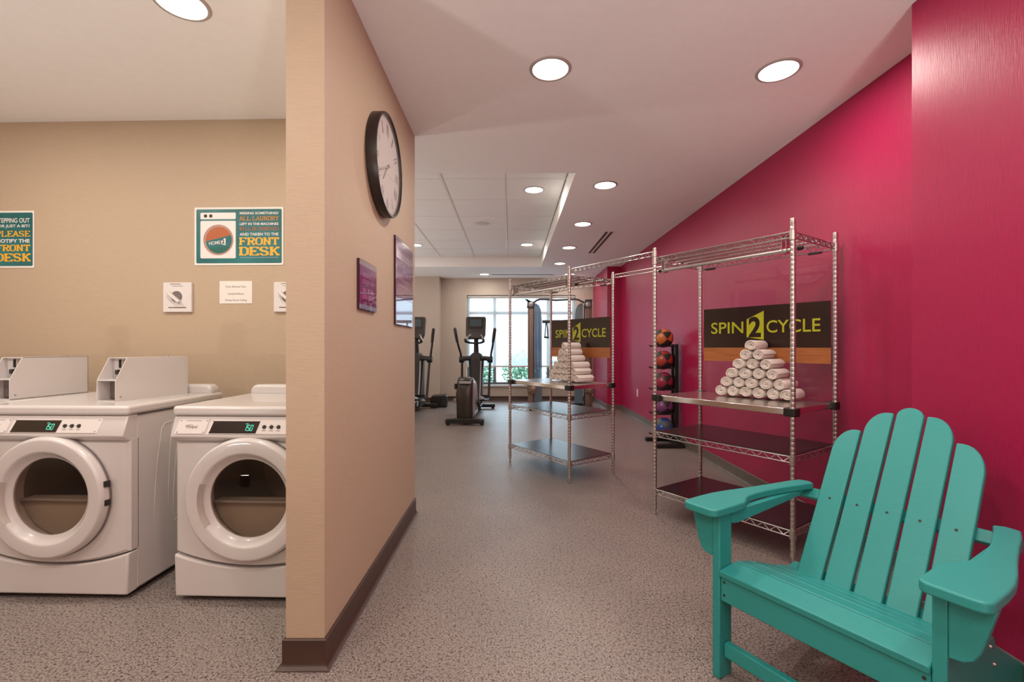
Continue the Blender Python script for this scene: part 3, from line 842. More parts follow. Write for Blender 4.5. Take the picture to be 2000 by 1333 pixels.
wat2 = sorted(wat2, key=lambda p: (math.atan2(p[1] - 0.153, p[0] - 0.153) - R(60)) % (2 * PI))
obj('drawn_deep_water', MB().prism(wat2, 0.0030, 0.0034, Fw), 'poster_green', ill, smooth=0)
tilt = Matrix.Rotation(R(6), 4, 'Z')
letters(p2, 'HOME', at(0.094, 0.122, 0.0034) @ tilt, 0.070, 0.021, 'poster_white', 0.0004, bold=0.01)
obj('logo_flag', MB().prism([(0.169, 0.128), (0.196, 0.122), (0.196, 0.166), (0.169, 0.154)], 0.0034, 0.0038, Fw), 'poster_white', p2, smooth=0)
letters(p2, '2', at(0.173, 0.130, 0.0038) @ tilt, 0.018, 0.027, 'ink', 0.0004, bold=0.03)
LX, LW = 0.283, 0.240
letters(p2, 'MISSING SOMETHING?', at(LX, 0.310), LW, 0.0155, 'poster_white', bold=0.02)
slab(p2, 'ALL LAUNDRY', at(LX, 0.272), LW, 0.027, 'poster_orange', 0.9)
letters(p2, 'LEFT IN THE MACHINES', at(LX, 0.244), LW, 0.0155, 'poster_white', bold=0.02)
slab(p2, 'WILL BE REMOVED', at(LX, 0.212), LW, 0.021, 'poster_rust', 0.9)
letters(p2, 'AND TAKEN TO THE', at(LX, 0.180), LW, 0.0175, 'poster_white', bold=0.02)
slab(p2, 'FRONT', at(LX, 0.123), LW, 0.046, 'poster_yellow', 1.25)
slab(p2, 'DESK', at(LX, 0.058), LW, 0.054, 'poster_yellow', 1.3)
obj('fine_print', MB().prism([(LX, 0.045), (LX + LW, 0.045), (LX + LW, 0.048), (LX, 0.048)], 0.0012, 0.0016, Fw), 'sign_blue', p2, smooth=0)
p1 = poster(-2.956 - PW, 1.590, PW, PH, 'teal poster cut off by the left picture edge')
RX = 0.525
letters(p1, 'STEPPING OUT', at(RX - 0.215, 0.280), 0.215, 0.029, 'poster_white', bold=0.015)
letters(p1, 'FOR JUST A BIT?', at(RX - 0.215, 0.246), 0.215, 0.023, 'poster_white', bold=0.02)
slab(p1, 'PLEASE', at(RX - 0.215, 0.194), 0.215, 0.036, 'poster_yellow', 1.1)
letters(p1, 'NOTIFY THE', at(RX - 0.215, 0.156), 0.215, 0.023, 'poster_white', bold=0.03)
slab(p1, 'FRONT', at(RX - 0.215, 0.104), 0.215, 0.040, 'poster_yellow', 1.25)
slab(p1, 'DESK', at(RX - 0.215, 0.040), 0.215, 0.050, 'poster_yellow', 1.3)

def timer(x0, z0, label):
    t = thing('fan_timer_switch', label, 'timer switch', (x0, wall_y(x0), z0), wang, 'fan timers on the laundry wall')
    w, h = 0.178, 0.182
    bx = obj('plate', MB().prism(rounded(0, w, 0, h, 0.004), 0, 0.016, Fw), 'plastic_white', t, bevel=0.003)
    obj('dial_well', MB().lathe([(0.001, 0.0168), (0.033, 0.0168), (0.035, 0.016)], 32, Fw @ Matrix.Translation((0.086, 0.094, 0))), 'grey_ink', t, smooth=0)
    Tk = Fw @ Matrix.Translation((0.074, 0.092, 0)) @ Matrix.Rotation(R(-40), 4, 'Z')
    k = obj('dial', MB().prism(rounded(-0.05, 0.05, -0.009, 0.009, 0.008), 0.017, 0.040, Tk), 'plastic_white', t, bevel=0.003)
    obj('dial_skirt', MB().lathe([(0.036, 0.0162), (0.038, 0.022), (0.030, 0.026)], 32, Fw @ Matrix.Translation((0.080, 0.088, 0))), 'clear', k)
    obj('caption', MB().prism([(0.035, 0.024), (0.145, 0.024), (0.145, 0.031), (0.035, 0.031)], 0.016, 0.0166, Fw), 'grey_ink', t, smooth=0)
    obj('caption', MB().prism([(0.045, 0.170), (0.112, 0.170), (0.112, 0.174), (0.045, 0.174)], 0.016, 0.0166, Fw), 'grey_ink', t, smooth=0)
    obj('caption', MB().prism([(0.055, 0.158), (0.125, 0.158), (0.125, 0.1605), (0.055, 0.1605)], 0.016, 0.0166, Fw), 'grey_ink', t, smooth=0)
    return t
timer(-2.134, 1.313, 'white square fan timer with a dark dial, left of the small notice')
timer(-1.447, 1.313, 'white square fan timer half hidden by the partition')
nt = thing('small_notice', 'small white printed notice between the two fan timers', 'notice', (-1.79, wall_y(-1.79) - 0.001, 1.366), wang)
obj('paper', MB().prism(rounded(0, 0.203, 0, 0.138, 0.002), 0, 0.0016, Fw), 'paper', nt, smooth=0)
letters(nt, 'Dryer Booster Fans', at(0.038, 0.094, 0.0016), 0.125, 0.016, 'grey_ink')
letters(nt, 'Located Above', at(0.053, 0.054, 0.0016), 0.096, 0.0125, 'grey_ink')
letters(nt, 'Fitness Room Ceiling', at(0.036, 0.011, 0.0016), 0.133, 0.016, 'grey_ink')

# ------------------------------------------------------------------ partition side: clock and two plaques
CR = 0.244
ck = thing('wall_clock', 'large round wall clock with thick dark rim on the partition', 'clock', (PX1, 2.262, 1.985))
Tc = Matrix.Rotation(PI / 2, 4, 'Y')                          # local z -> +x
obj('rim', MB().lathe([(CR - 0.006, 0.0), (CR, 0.002), (CR, 0.047), (CR - 0.002, 0.050), (CR - 0.010, 0.050), (CR - 0.012, 0.040), (CR - 0.012, 0.030)], 72, Tc), 'clock_rim', ck)
obj('dial', MB().lathe([(0.0005, 0.033), (CR - 0.011, 0.033)], 72, Tc), 'clock_face', ck, smooth=0)
Fc = frame((0, 0, 0), (0, 1, 0), (0, 0, 1))                  # x away from viewer, y up, z out of the wall
nums = ['XII', 'I', 'II', 'III', 'IIII', 'V', 'VI', 'VII', 'VIII', 'IX', 'X', 'XI']
for k, s_ in enumerate(nums):
    a = -R(30 * k)
    wd = {1: 0.012, 2: 0.024, 3: 0.036, 4: 0.048}.get(len(s_), 0.03)
    Tn = Fc @ Matrix.Rotation(a, 4, 'Z') @ Matrix.Translation((-wd / 2, 0.150, 0.033))
    letters(ck, s_, Tn, wd, 0.056, 'grey_ink', 0.0006, name='numeral')
tk = MB()
for k in range(60):
    tk.box((0, CR - 0.022, 0.0336), (0.0014, 0.006, 0.0006), Fc @ Matrix.Rotation(-R(6 * k), 4, 'Z'))
obj('minute_track', tk, 'grey_ink', ck, smooth=0)
obj('hour_hand', MB().prism([(-0.004, -0.02), (0.004, -0.02), (0.006, 0.08), (0, 0.12), (-0.006, 0.08)], 0.036, 0.0375, Fc @ Matrix.Rotation(-R(222), 4, 'Z')), 'trim', ck, smooth=0)
obj('minute_hand', MB().prism([(-0.003, -0.03), (0.003, -0.03), (0.004, 0.12), (0, 0.18), (-0.004, 0.12)], 0.0385, 0.040, Fc @ Matrix.Rotation(-R(246), 4, 'Z')), 'trim', ck, smooth=0)
obj('centre_pin', MB().lathe([(0.0001, 0.043), (0.007, 0.042), (0.008, 0.034)], 16, Fc), 'grey_ink', ck)
obj('cover_glass', MB().lathe([(0.0005, 0.0455), (CR - 0.011, 0.0455)], 72, Tc), 'clock_glass', ck, smooth=0)

def plaque(name, y0, y1, z0, z1, label, strip_lo, strip_hi):
    w, h = y1 - y0, z1 - z0
    t = thing(name, label, 'sign', (PX1, y0, z0))
    obj('backing', MB().bb(0, 0.010, 0, w, 0, h), 'sign_back', t, smooth=0)
    obj('printed_face', MB().bb(0.010, 0.0112, 0.004, w, strip_lo, h - strip_hi), 'purple', t, smooth=0)
    obj('top_strip', MB().bb(0.010, 0.0112, 0.004, w, h - strip_hi, h - 0.002), 'sign_strip', t, smooth=0)
    obj('cover', MB().bb(0.0125, 0.0145, 0.003, w + 0.002, 0.0, h), 'clear', t, smooth=0)
    return t
pa = plaque('small_plaque', 1.913, 2.150, 1.259, 1.470, 'small magenta acrylic plaque below the clock', 0.022, 0.024)
obj('bottom_strip', MB().bb(0.010, 0.0112, 0.004, 0.237, 0.003, 0.022), 'sign_blue', pa, smooth=0)
Fp = frame((0.0112, 0, 0), (0, 1, 0), (0, 0, 1))
for z_, ws in ((0.140, (0.075, 0.03, 0.03)), (0.113, (0.10, 0.055)), (0.075, (0.05, 0.03, 0.055)), (0.048, (0.07, 0.085))):
    x_ = 0.12 - (sum(ws) + 0.012 * (len(ws) - 1)) / 2
    ln = MB()
    for w_ in ws:
        n_ = max(2, round(w_ / 0.015))
        for q in range(n_):
            ln.prism([(x_ + w_ * q / n_ + 0.0015, z_), (x_ + w_ * (q + 1) / n_ - 0.0015, z_), (x_ + w_ * (q + 1) / n_ - 0.0015, z_ + 0.020), (x_ + w_ * q / n_ + 0.0015, z_ + 0.020)], 0.0, 0.0005, Fp)
        x_ += w_ + 0.012
    obj('text_line', ln, 'purple_text', pa, smooth=0)
pb = plaque('tall_plaque', 2.512, 2.948, 1.225, 1.712, 'tall magenta acrylic plaque with painted bluish reflection at the partition end', 0.150, 0.014)
obj('blue_reflection', MB().bb(0.010, 0.0112, 0.004, 0.436, 0.030, 0.150), 'sign_blue', pb, smooth=0)  # bluish reflection of the gym window, painted on as colour
obj('bottom_strip', MB().bb(0.010, 0.0112, 0.004, 0.436, 0.003, 0.030), 'sign_strip', pb, smooth=0)
for k in range(6):
    z_ = 0.40 - 0.036 * k
    obj('text_line', MB().bb(0.0112, 0.0116, 0.05, 0.38 - 0.03 * (k % 3), z_, z_ + 0.010), 'purple_text', pb, smooth=0)

# ------------------------------------------------------------------ wire racks
U = Vector((0.567, -0.8237)).normalized()      # along a rack, towards the viewer
ang_rack = math.atan2(U.y, U.x)
P_FR1 = Vector((1.423, 2.329))
RW, RD, RH = 0.848, 0.506, 1.752
ZT, ZTAB, ZMID, ZLOW = 1.684, 0.785, 0.546, 0.170
def truss(mb, a, b, h=0.030, pitch=0.066, r=0.0034):
    a = Vector(a); b = Vector(b); n = max(2, round((b - a).length / pitch))
    dz = Vector((0, 0, -h))
    mb.tube([a, b], r * 1.15, 6); mb.tube([a + dz, b + dz], r * 1.15, 6)
    pts = [a + (b - a) * (k / (2 * n)) + (dz if k % 2 else Vector((0, 0, 0))) for k in range(2 * n + 1)]
    mb.tube(pts, r * 0.95, 5)
post_prof = [(0.0001, 0.0), (0.010, 0.001), (0.011, 0.012), (0.007, 0.014), (0.007, 0.034), (0.0125, 0.035)]
z = 0.06
while z < RH - 0.02:
    post_prof += [(0.0125, z - 0.0022), (0.0119, z - 0.0012), (0.0119, z + 0.0012), (0.0125, z + 0.0022)]
    z += 0.0254
post_prof += [(0.0125, RH - 0.006), (0.0115, RH - 0.001), (0.0001, RH)]
def make_rack():
    t = thing('wire_shelving_rack', '', 'shelving rack', group='chrome wire racks joined in one line')
    corners = [(0, 0), (RW, 0), (RW, RD), (0, RD)]            # local: x along the rack towards viewer, y back
    pm = None
    for (x, y) in corners:
        if pm is None:
            p = obj('post', MB().lathe(post_prof, 14), 'chrome', t, smooth=60); pm = p.data
        else:
            p = link('post', pm, t)
        p.location = (x, y, 0)
    i = 0.012
    # two wire shelves covered with black liners
    for zz in (ZLOW, ZMID):
        s = MB()
        for (a, b) in (((i, 0), (RW - i, 0)), ((i, RD), (RW - i, RD)), ((0, i), (0, RD - i)), ((RW, i), (RW, RD - i))):
            truss(s, (a[0], a[1], zz - 0.004), (b[0], b[1], zz - 0.004))
        for k in range(33):
            x = 0.02 + (RW - 0.04) * k / 32
            s.tube([(x, 0, zz - 0.006), (x, RD, zz - 0.006)], 0.0022, 5)
        sh = obj('wire_shelf', s, 'chrome', t, smooth=60)
        obj('shelf_liner', MB().prism(rounded(0.008, RW - 0.008, 0.006, RD - 0.006, 0.012, 3), zz - 0.003, zz + 0.002), 'liner', sh, smooth=0)
        for (x, y) in corners:
            obj('collar', MB().lathe([(0.0126, zz - 0.043), (0.0175, zz - 0.042), (0.0158, zz + 0.003), (0.0126, zz + 0.004)], 14, Matrix.Translation((x, y, 0))), 'chrome', sh)
    # solid steel worktop shelf
    tab = obj('steel_shelf', MB().prism(rounded(0.004, RW - 0.004, 0.002, RD - 0.002, 0.004, 2), ZTAB - 0.034, ZTAB), 'steel', t, bevel=0.005, seg=2)
    for (x, y) in corners:
        sx = 0.012 if x == 0 else -0.012; sy = 0.012 if y == 0 else -0.012
        obj('corner_cap', MB().prism(rounded(x + sx - 0.032, x + sx + 0.032, y + sy - 0.030, y + sy + 0.030, 0.014, 4), ZTAB - 0.039, ZTAB + 0.003), 'black', tab, bevel=0.003)
    # open wire top shelf
    s = MB()
    for (a, b) in (((i, 0), (RW - i, 0)), ((i, RD), (RW - i, RD)), ((0, i), (0, RD - i)), ((RW, i), (RW, RD - i))):
        truss(s, (a[0], a[1], ZT), (b[0], b[1], ZT), 0.030)
    top = obj('top_wire_shelf', s, 'chrome', t, smooth=60)
    w = MB()
    for k in range(41):
        x = 0.02 + (RW - 0.04) * k / 40
        w.tube([(x, 0, ZT - 0.002), (x, RD, ZT - 0.002)], 0.0031, 5)
    for y in (0.10, 0.20, 0.30, 0.40):
        w.tube([(i, y, ZT - 0.008), (RW - i, y, ZT - 0.008)], 0.0036, 5)
    wd = obj('shelf_wires', w, 'chrome', top, smooth=60); wd['kind'] = 'stuff'
    for (x, y) in corners:
        obj('collar', MB().lathe([(0.0126, ZT - 0.043), (0.0175, ZT - 0.042), (0.0158, ZT + 0.005), (0.0126, ZT + 0.006)], 14, Matrix.Translation((x, y, 0))), 'chrome', top)
    # hanging rod with brackets below the top shelf
    zr, yr = ZT - 0.085, 0.03
    rod = obj('hanging_rod', MB().tube([(0.03, yr, zr), (RW - 0.012, yr, zr)], 0.0105, 14), 'chrome', t)
    for x in (0.055, RW - 0.05):
        b = MB()
        b.bb(x - 0.012, x - 0.009, yr - 0.018, yr + 0.018, zr - 0.012, ZT + 0.004); b.bb(x + 0.009, x + 0.012, yr - 0.018, yr + 0.018, zr - 0.012, ZT + 0.004)
        b.bb(x - 0.012, x + 0.012, yr - 0.018, yr + 0.018, zr - 0.015, zr - 0.012)
        obj('rod_bracket', b, 'steel', rod, smooth=0)
    obj('rod_cap', MB().lathe([(0.0001, 0.020), (0.010, 0.018), (0.013, 0.012), (0.013, -0.006)], 16, Matrix.Translation((RW - 0.006, yr + 0.05, zr + 0.012)) @ Matrix.Rotation(PI / 2, 4, 'Y')), 'black', rod)
    obj('rod_cap', MB().lathe([(0.0001, 0.020), (0.010, 0.018), (0.012, 0.012), (0.012, -0.006)], 16, Matrix.Translation((0.03, yr, zr)) @ Matrix.Rotation(-PI / 2, 4, 'Y')), 'black', rod)
    for x in (0.085, RW - 0.10):
        obj('panel_clip', MB().bb(x - 0.035, x + 0.035, RD - 0.026, RD - 0.006, ZT - 0.044, ZT - 0.032), 'black', top, bevel=0.003)
    return t
rack1 = make_rack()
# local x=0 is the far end
def rack_origin(s):          # s = distance from the near front post along the line
    p = P_FR1 - U * s
    return (p.x, p.y, 0)
rack1.location = rack_origin(RW); rack1.rotation_euler.z = ang_rack
rack1['label'] = 'near chrome wire shelving rack behind the teal chair'
rack2 = dup_tree(rack1); rack2.location = rack_origin(1.712 + RW * 0.97)
rack2['label'] = 'far chrome wire shelving rack standing free in the middle of the room'
RACKS = (rack1, rack2)
S2 = 1.712 + RW * 0.97
# wire trusses bridging the gap between the racks
gap0, gap1 = RW, S2 - RW
def bridge(yoff, label):
    t = thing('bridging_truss', label, 'wire truss', (*rack_origin(gap1)[:2], ZT + 0.03), ang_rack, 'trusses bridging the two racks')
    L = gap1 - gap0
    s = MB(); truss(s, (0.012, yoff, 0.012), (L - 0.012, yoff, 0.012), 0.028, 0.05)
    obj('truss_wires', s, 'chrome', t, smooth=60)
    for x in (0, L):
        obj('collar', MB().lathe([(0.0126, -0.022), (0.0175, -0.021), (0.0165, 0.016), (0.0126, 0.018)], 14, Matrix.Translation((x, yoff, 0))), 'chrome', t)
bridge(0.0, 'front wire truss bridging the gap between both racks')
bridge(RD, 'rear wire truss bridging the gap between both racks')

# printed acrylic banners at the back of the racks
def make_banner():
    t = thing('acrylic_banner', '', 'sign', group='printed acrylic banners on the racks')
    x0, x1 = 0.040, 0.832
    y = RD - 0.018                                             # panel plane just inside the rear edge
    T = frame((0, y, 0), (1, 0, 0), (0, 0, 1))
    cp = obj('clear_panel', MB().bb(x0, x1, y, y + 0.003, ZTAB + 0.004, ZT - 0.034), 'clear', t, smooth=0)
    obj('dark_band', MB().bb(x0, x1, y - 0.0012, y - 0.0004, 1.095, 1.364), 'sign_dark', t, smooth=0)
    obj('wood_band', MB().bb(x0, x1, y - 0.0012, y - 0.0004, 1.003, 1.095), 'wood', t, smooth=0)
    D = 0.0012
    letters(t, 'SPIN', T @ Matrix.Translation((0.096, 1.190, D)), 0.229, 0.078, 'lime', 0.0005, bold=0.008)
    letters(t, 'CYCLE', T @ Matrix.Translation((0.474, 1.189, D)), 0.305, 0.078, 'lime', 0.0005, bold=0.008)
    obj('logo_flag', MB().prism([(0.347, 1.164), (0.457, 1.146), (0.457, 1.330), (0.347, 1.280)], D, D + 0.0006, T), 'lime', t, smooth=0)
    letters(t, '2', T @ Matrix.Translation((0.360, 1.162, D + 0.0006)), 0.080, 0.133, 'sign_dark', 0.0006, bold=0.035)
    return t
ban1 = make_banner(); ban1.location = rack1.location; ban1.rotation_euler.z = ang_rack
ban1['label'] = 'clear banner with lime SPIN 2 CYCLE lettering on the near rack'
ban2 = dup_tree(ban1); ban2.location = rack2.location
ban2['label'] = 'clear banner with lime SPIN 2 CYCLE lettering on the far rack'

# rolled towels stacked as pyramids
def towel_mesh(seed):
    rnd = random.Random(seed)
    n, turns = 66, 3.3
    R0, pitch, th, L = 0.0375, 0.0094, 0.0086, 0.175
    wob = [rnd.uniform(-0.0014, 0.0014) for _ in range(9)]
    def rad(th_):
        q = th_ / (2 * PI)
        return max(0.003, R0 - pitch * q + wob[int(th_) % 9] * 0.6)
    ph = rnd.uniform(0, 2 * PI); sgn = rnd.choice((-1, 1))
    end = [rnd.uniform(-0.004, 0.004) for _ in range(12)]
    mb = MB(); ringv = []
    for k in range(n + 1):
        th_ = turns * 2 * PI * k / n
        a = ph + sgn * th_
        ro = rad(th_); ri = max(0.0012, ro - th)
        yo = end[int(th_ * 1.3) % 12] - 0.0012 * k / n * 8
        fl = 1.0 if k > 2 else 0.985
        row = []
        for (r_, y_) in ((ro * fl, 0.004), (ro * fl, L - 0.004), (ri, L - 0.002), ((ro + ri) / 2, L + 0.001), ):
            row.append((r_ * math.cos(a), y_ , r_ * math.sin(a)))
        front = [(ri * math.cos(a), 0.003 - yo * 0.5, ri * math.sin(a)), ((ro + ri) / 2 * math.cos(a), -0.003 - yo, (ro + ri) / 2 * math.sin(a))]
        ringv.append([row[0], row[1], row[3], row[2], front[0], front[1]])
    mb.rings(ringv)
    me = mb.mesh('rolled_towel', 'towel')
    import bmesh
    bm = bmesh.new(); bm.from_mesh(me); bmesh.ops.recalc_face_normals(bm, faces=bm.faces); bm.to_mesh(me); bm.free()
    me.shade_smooth(); me.set_sharp_from_angle(angle=R(70))
    return me
TM = [towel_mesh(k) for k in range(5)]
ORD = ['first', 'second', 'third', 'fourth', 'fifth', 'sixth']
ROWN = ['bottom row', 'second lowest row', 'third lowest row', 'fourth lowest row', 'row below the top', 'top']
def pyramid(rack, where, u0, w0, sp_, yaw):
    Mx = Matrix.Translation(rack.location) @ Matrix.Rotation(ang_rack, 4, 'Z') @ Matrix.Translation((u0, w0, ZTAB)) @ Matrix.Rotation(yaw, 4, 'Z')
    hgt, stp = 0.070, 0.0575
    for row in range(6):
        cnt = 6 - row
        for k in range(cnt):
            o = link('rolled_towel', TM[random.randrange(5)])
            x = (k + row * 0.5) * sp_ + random.uniform(-0.002, 0.002)
            loc = Mx @ Vector((x, random.uniform(-0.008, 0.008), 0.0362 + row * stp))
            o.location = loc
            o.rotation_euler = (0, 0, ang_rack + yaw + random.uniform(-0.06, 0.06))
            o.scale = (1.03, 1.0, 0.93)
            if cnt == 1:
                lab = f'single rolled white towel topping the pyramid on the {where} rack'
            else:
                lab = f'rolled white towel, {ORD[k]} from left in {ROWN[row]} on {where} rack'
            tag(o, lab, 'towel', f'rolled towels on the {where} rack')
pyramid(rack1, 'near', 0.285, 0.285, 0.0785, R(3))
pyramid(rack2, 'far', 0.285, 0.275, 0.0785, R(-6))

# ------------------------------------------------------------------ teal adirondack chair
ch = thing('adirondack_chair', 'teal slatted adirondack chair in front of the magenta wall', 'chair', (0.827, 1.291, 0), R(-58.66))
Fyz = lambda x: frame((x, 0, 0), (0, 1, 0), (0, 0, 1))        # polygon (y, z) extruded along +x
BV = 0.004
for s in (-1, 1):
    a, b = sorted((s * 0.269, s * 0.297))
    leg = obj('front_leg', MB().bb(a, b, 0.0, 0.066, 0.0, 0.545), 'teal', ch, bevel=BV)
    # arm bracket
    br = [(s * 0.297, 0.545), (s * 0.378, 0.545), (s * 0.352, 0.437), (s * 0.340, 0.413), (s * 0.324, 0.402), (s * 0.297, 0.398)]
    obj('arm_bracket', MB().prism(br, -0.032, -0.002, Fw), 'teal', ch, bevel=0.003)
    # side stringer / rear leg
    st = [(0.03, 0.262), (0.03, 0.350), (0.10, 0.346), (0.20, 0.322), (0.30, 0.292), (0.40, 0.272), (0.455, 0.285), (0.475, 0.275), (0.49, 0.245),
          (0.60, 0.185), (0.75, 0.105), (0.82, 0.05), (0.835, 0.0), (0.70, 0.0), (0.62, 0.055), (0.45, 0.150), (0.25, 0.225)]
    lo_ = min(s * 0.240, s * 0.268)
    stg = obj('side_rail', MB().prism(st, 0, 0.028, Fyz(lo_)), 'teal', ch, bevel=0.003)
    for (yy, zz) in ((0.435, 0.262), (0.10, 0.30), (0.47, 0.20)):
        for e in (s * 0.268,):
            obj('bolt', MB().lathe([(0.0001, 0.006), (0.005, 0.005), (0.007, 0.0)], 12, Matrix.Translation((e, yy, zz)) @ Matrix.Rotation(s * PI / 2, 4, 'Y')), 'bolt', stg)
    # arm: broad paddle in front, narrow behind
    def arc(cx, cy, r, a0, a1, n=6):
        return [(cx + r * math.cos(R(a0 + (a1 - a0) * k / n)), cy + r * math.sin(R(a0 + (a1 - a0) * k / n))) for k in range(n + 1)]
    arm = arc(0.280, -0.022, 0.026, 180, 270) + arc(0.352, -0.022, 0.028, 270, 360) + [(0.382, 0.06), (0.380, 0.12), (0.370, 0.19), (0.350, 0.29), (0.332, 0.40), (0.318, 0.50), (0.304, 0.562)]
    arm += [(0.270, 0.572), (0.246, 0.556), (0.254, 0.53), (0.268, 0.46), (0.282, 0.38), (0.290, 0.30), (0.292, 0.24), (0.288, 0.195), (0.278, 0.165), (0.264, 0.142), (0.255, 0.115), (0.2535, 0.05)]
    arm = [(s * x, y) for x, y in arm]
    if s < 0: arm = arm[::-1]
    obj('armrest', MB().prism(arm, 0.545, 0.571), 'teal', ch, bevel=0.005, seg=3)
    a, b = sorted((s * 0.268, s * 0.290))
    obj('arm_rail', MB().prism([(0.066, 0.545), (0.066, 0.505), (0.10, 0.500), (0.50, 0.525), (0.53, 0.545)], 0, 0.022, Fyz(a)), 'teal', ch, bevel=0.002)
ap = obj('front_apron', MB().bb(-0.268, 0.268, 0.004, 0.030, 0.262, 0.348), 'teal', ch, bevel=0.003)
for x in (-0.255, 0.255):
    for zz in (0.285, 0.327):
        obj('screw', MB().lathe([(0.0001, 0.0008), (0.0045, 0.0006)], 10, Fw @ Matrix.Translation((x, zz, -0.0035))), 'ink', ap, smooth=0)
obj('lower_stretcher', MB().bb(-0.268, 0.268, 0.020, 0.046, 0.070, 0.118), 'teal', ch, bevel=0.004)
# seat slats following the dished seat
sp_pts = [(-0.008, 0.353), (0.085, 0.364), (0.165, 0.345), (0.245, 0.318), (0.320, 0.293), (0.385, 0.277)]
for (ya, za), (yb, zb) in zip(sp_pts[:-1], sp_pts[1:]):
    d = Vector((yb - ya, zb - za)); L = d.length; d.normalize(); nn = Vector((-d.y, d.x)) * 0.0105
    pa_ = Vector((ya, za)) + d * 0.002; pb_ = Vector((yb, zb)) - d * 0.002
    q = [pa_ - nn, pb_ - nn, pb_ + nn, pa_ + nn]
    first = ya < 0
    w = 0.268 if ya < 0.08 else 0.290
    w = 0.268
    sl = obj('seat_slat', MB().prism([(v.x, v.y) for v in q], 0, 2 * w, Fyz(-w)), 'teal', ch, bevel=0.0035, seg=2)
# back slats
tdir = Vector((0.0, 0.5205, 0.854)); B0 = Vector((0, 0.372, 0.290))
Fb = frame(B0, (1, 0, 0), tdir)                               # z points to the front and up
def back_slat(xc, top_pts):
    hw = 0.039
    poly = [(xc - hw, -0.10), (xc + hw, -0.10)] + top_pts
    o = obj('back_slat', MB().prism(poly, -0.022, 0.0, Fb), 'teal', ch, bevel=0.0035, seg=2)
    obj('screw', MB().lathe([(0.0001, 0.0012), (0.0045, 0.0008)], 10, Fb @ Matrix.Translation((xc, 0.29, 0))), 'ink', o, smooth=0)
    return o
def ell(xa, sa, xb, sb, n=8):
    # quarter ellipse from the top inner point (xa, sa) to the side point (xb, sb)
    return [(xa + (xb - xa) * math.sin(PI / 2 * k / n), sb + (sa - sb) * math.cos(PI / 2 * k / n)) for k in range(n + 1)]
hw = 0.039; pt = 0.0875
back_slat(0, ell(0, 0.690, hw, 0.655)[::-1] + ell(0, 0.690, -hw, 0.655)[1:])
for s in (-1, 1):
    for k, (si, so) in ((1, (0.662, 0.575)), (2, (0.577, 0.480))):
        xc = s * pt * k
        tp = [(xc - s * hw, si)] + ell(xc - s * hw * 0.55, si, xc + s * hw, so)
        back_slat(xc, tp[::-1] if s > 0 else tp)
obj('back_rail', MB().bb(-0.305, 0.305, -0.015, 0.015, -0.020, 0.020, Matrix.Translation((0, 0.563, 0.526)) @ Matrix.Rotation(R(-31), 4, 'X')), 'teal', ch, bevel=0.003)
obj('lower_back_rail', MB().bb(-0.24, 0.24, -0.015, 0.015, -0.03, 0.03, Matrix.Translation((0, 0.408, 0.272)) @ Matrix.Rotation(R(-31), 4, 'X')), 'teal', ch, bevel=0.003)

# ------------------------------------------------------------------ medicine ball rack
BX, BY = 1.735, 5.20
br_ = thing('ball_rack', 'black upright ball rack against the magenta wall', 'ball rack', (BX, BY, 0))
for yy in (-0.055, 0.055):
    obj('upright', MB().bb(0.085, 0.125, yy - 0.018, yy + 0.018, 0.03, 1.13), 'black', br_, bevel=0.004)
obj('base_bar', MB().bb(-0.17, 0.14, -0.22, -0.16, 0.0, 0.045), 'black', br_, bevel=0.006)
obj('base_bar', MB().bb(-0.17, 0.14, 0.16, 0.22, 0.0, 0.045), 'black', br_, bevel=0.006)
obj('base_spine', MB().bb(0.08, 0.13, -0.2, 0.2, 0.01, 0.045), 'black', br_, bevel=0.004)
ballz = [1.197, 0.951, 0.710, 0.436, 0.196]
for zz in ballz:
    for yy in (-0.062, 0.062):
        obj('prong', MB().tube([(0.10, yy, zz - 0.088), (-0.15, yy, zz - 0.088), (-0.165, yy, zz - 0.075)], 0.008, 8), 'black', br_)
def ball(z_, cols, label):
    mb = MB(); n, m = 24, 12
    vs_, fs, mi = [], [], []
    r = 0.108
    for j in range(m + 1):
        th_ = PI * j / m
        for k in range(n):
            a = 2 * PI * k / n
            g = r * (1 - 0.018 * (k % 4 == 0) - 0.012 * (j in (4, 8)))
            vs_.append((g * math.sin(th_) * math.cos(a), g * math.sin(th_) * math.sin(a), g * math.cos(th_)))
    for j in range(m):
        for k in range(n):
            k2 = (k + 1) % n
            mb_i = 0 if ((k // 4) + (0 if j < 4 else 1 if j < 8 else 0)) % 2 else (1 if (k // 4 + j // 4) % 3 else 2)
            fs.append((j * n + k, (j + 1) * n + k, (j + 1) * n + k2, j * n + k2)); mi.append(mb_i)
    T = rotm(R(50), R(20), R(35))
    for f, q in zip(fs, mi):
        mb.add([vs_[i] for i in f], [(0, 1, 2, 3)], T, q)
    t = thing('medicine_ball', label, 'ball', (BX - 0.02, BY, z_), 0, 'balls on the rack')
    me = mb.mesh('ball_shell', cols)
    import bmesh
    bm = bmesh.new(); bm.from_mesh(me); bmesh.ops.remove_doubles(bm, verts=bm.verts, dist=1e-5); bmesh.ops.recalc_face_normals(bm, faces=bm.faces); bm.to_mesh(me); bm.free()
    me.shade_smooth()
    link('ball_shell', me, t)
    obj('valve_patch', MB().lathe([(0.0001, 0.1090), (0.010, 0.1085), (0.013, 0.105)], 16, rotm(R(78), 0, R(-30))), 'silver', t)
ball(ballz[0], ['ball_black', 'ball_orange', 'ball_olive'], 'orange and black ball on top of the ball rack')
ball(ballz[1], ['ball_black', 'ball_red', 'ball_olive'], 'red and black ball second from the top of the rack')
ball(ballz[2], ['ball_black', 'ball_crimson', 'ball_olive'], 'crimson and black ball in the middle of the ball rack')
ball(ballz[3], ['ball_black', 'ball_violet', 'ball_olive'], 'violet and black ball just below the steel shelf line')
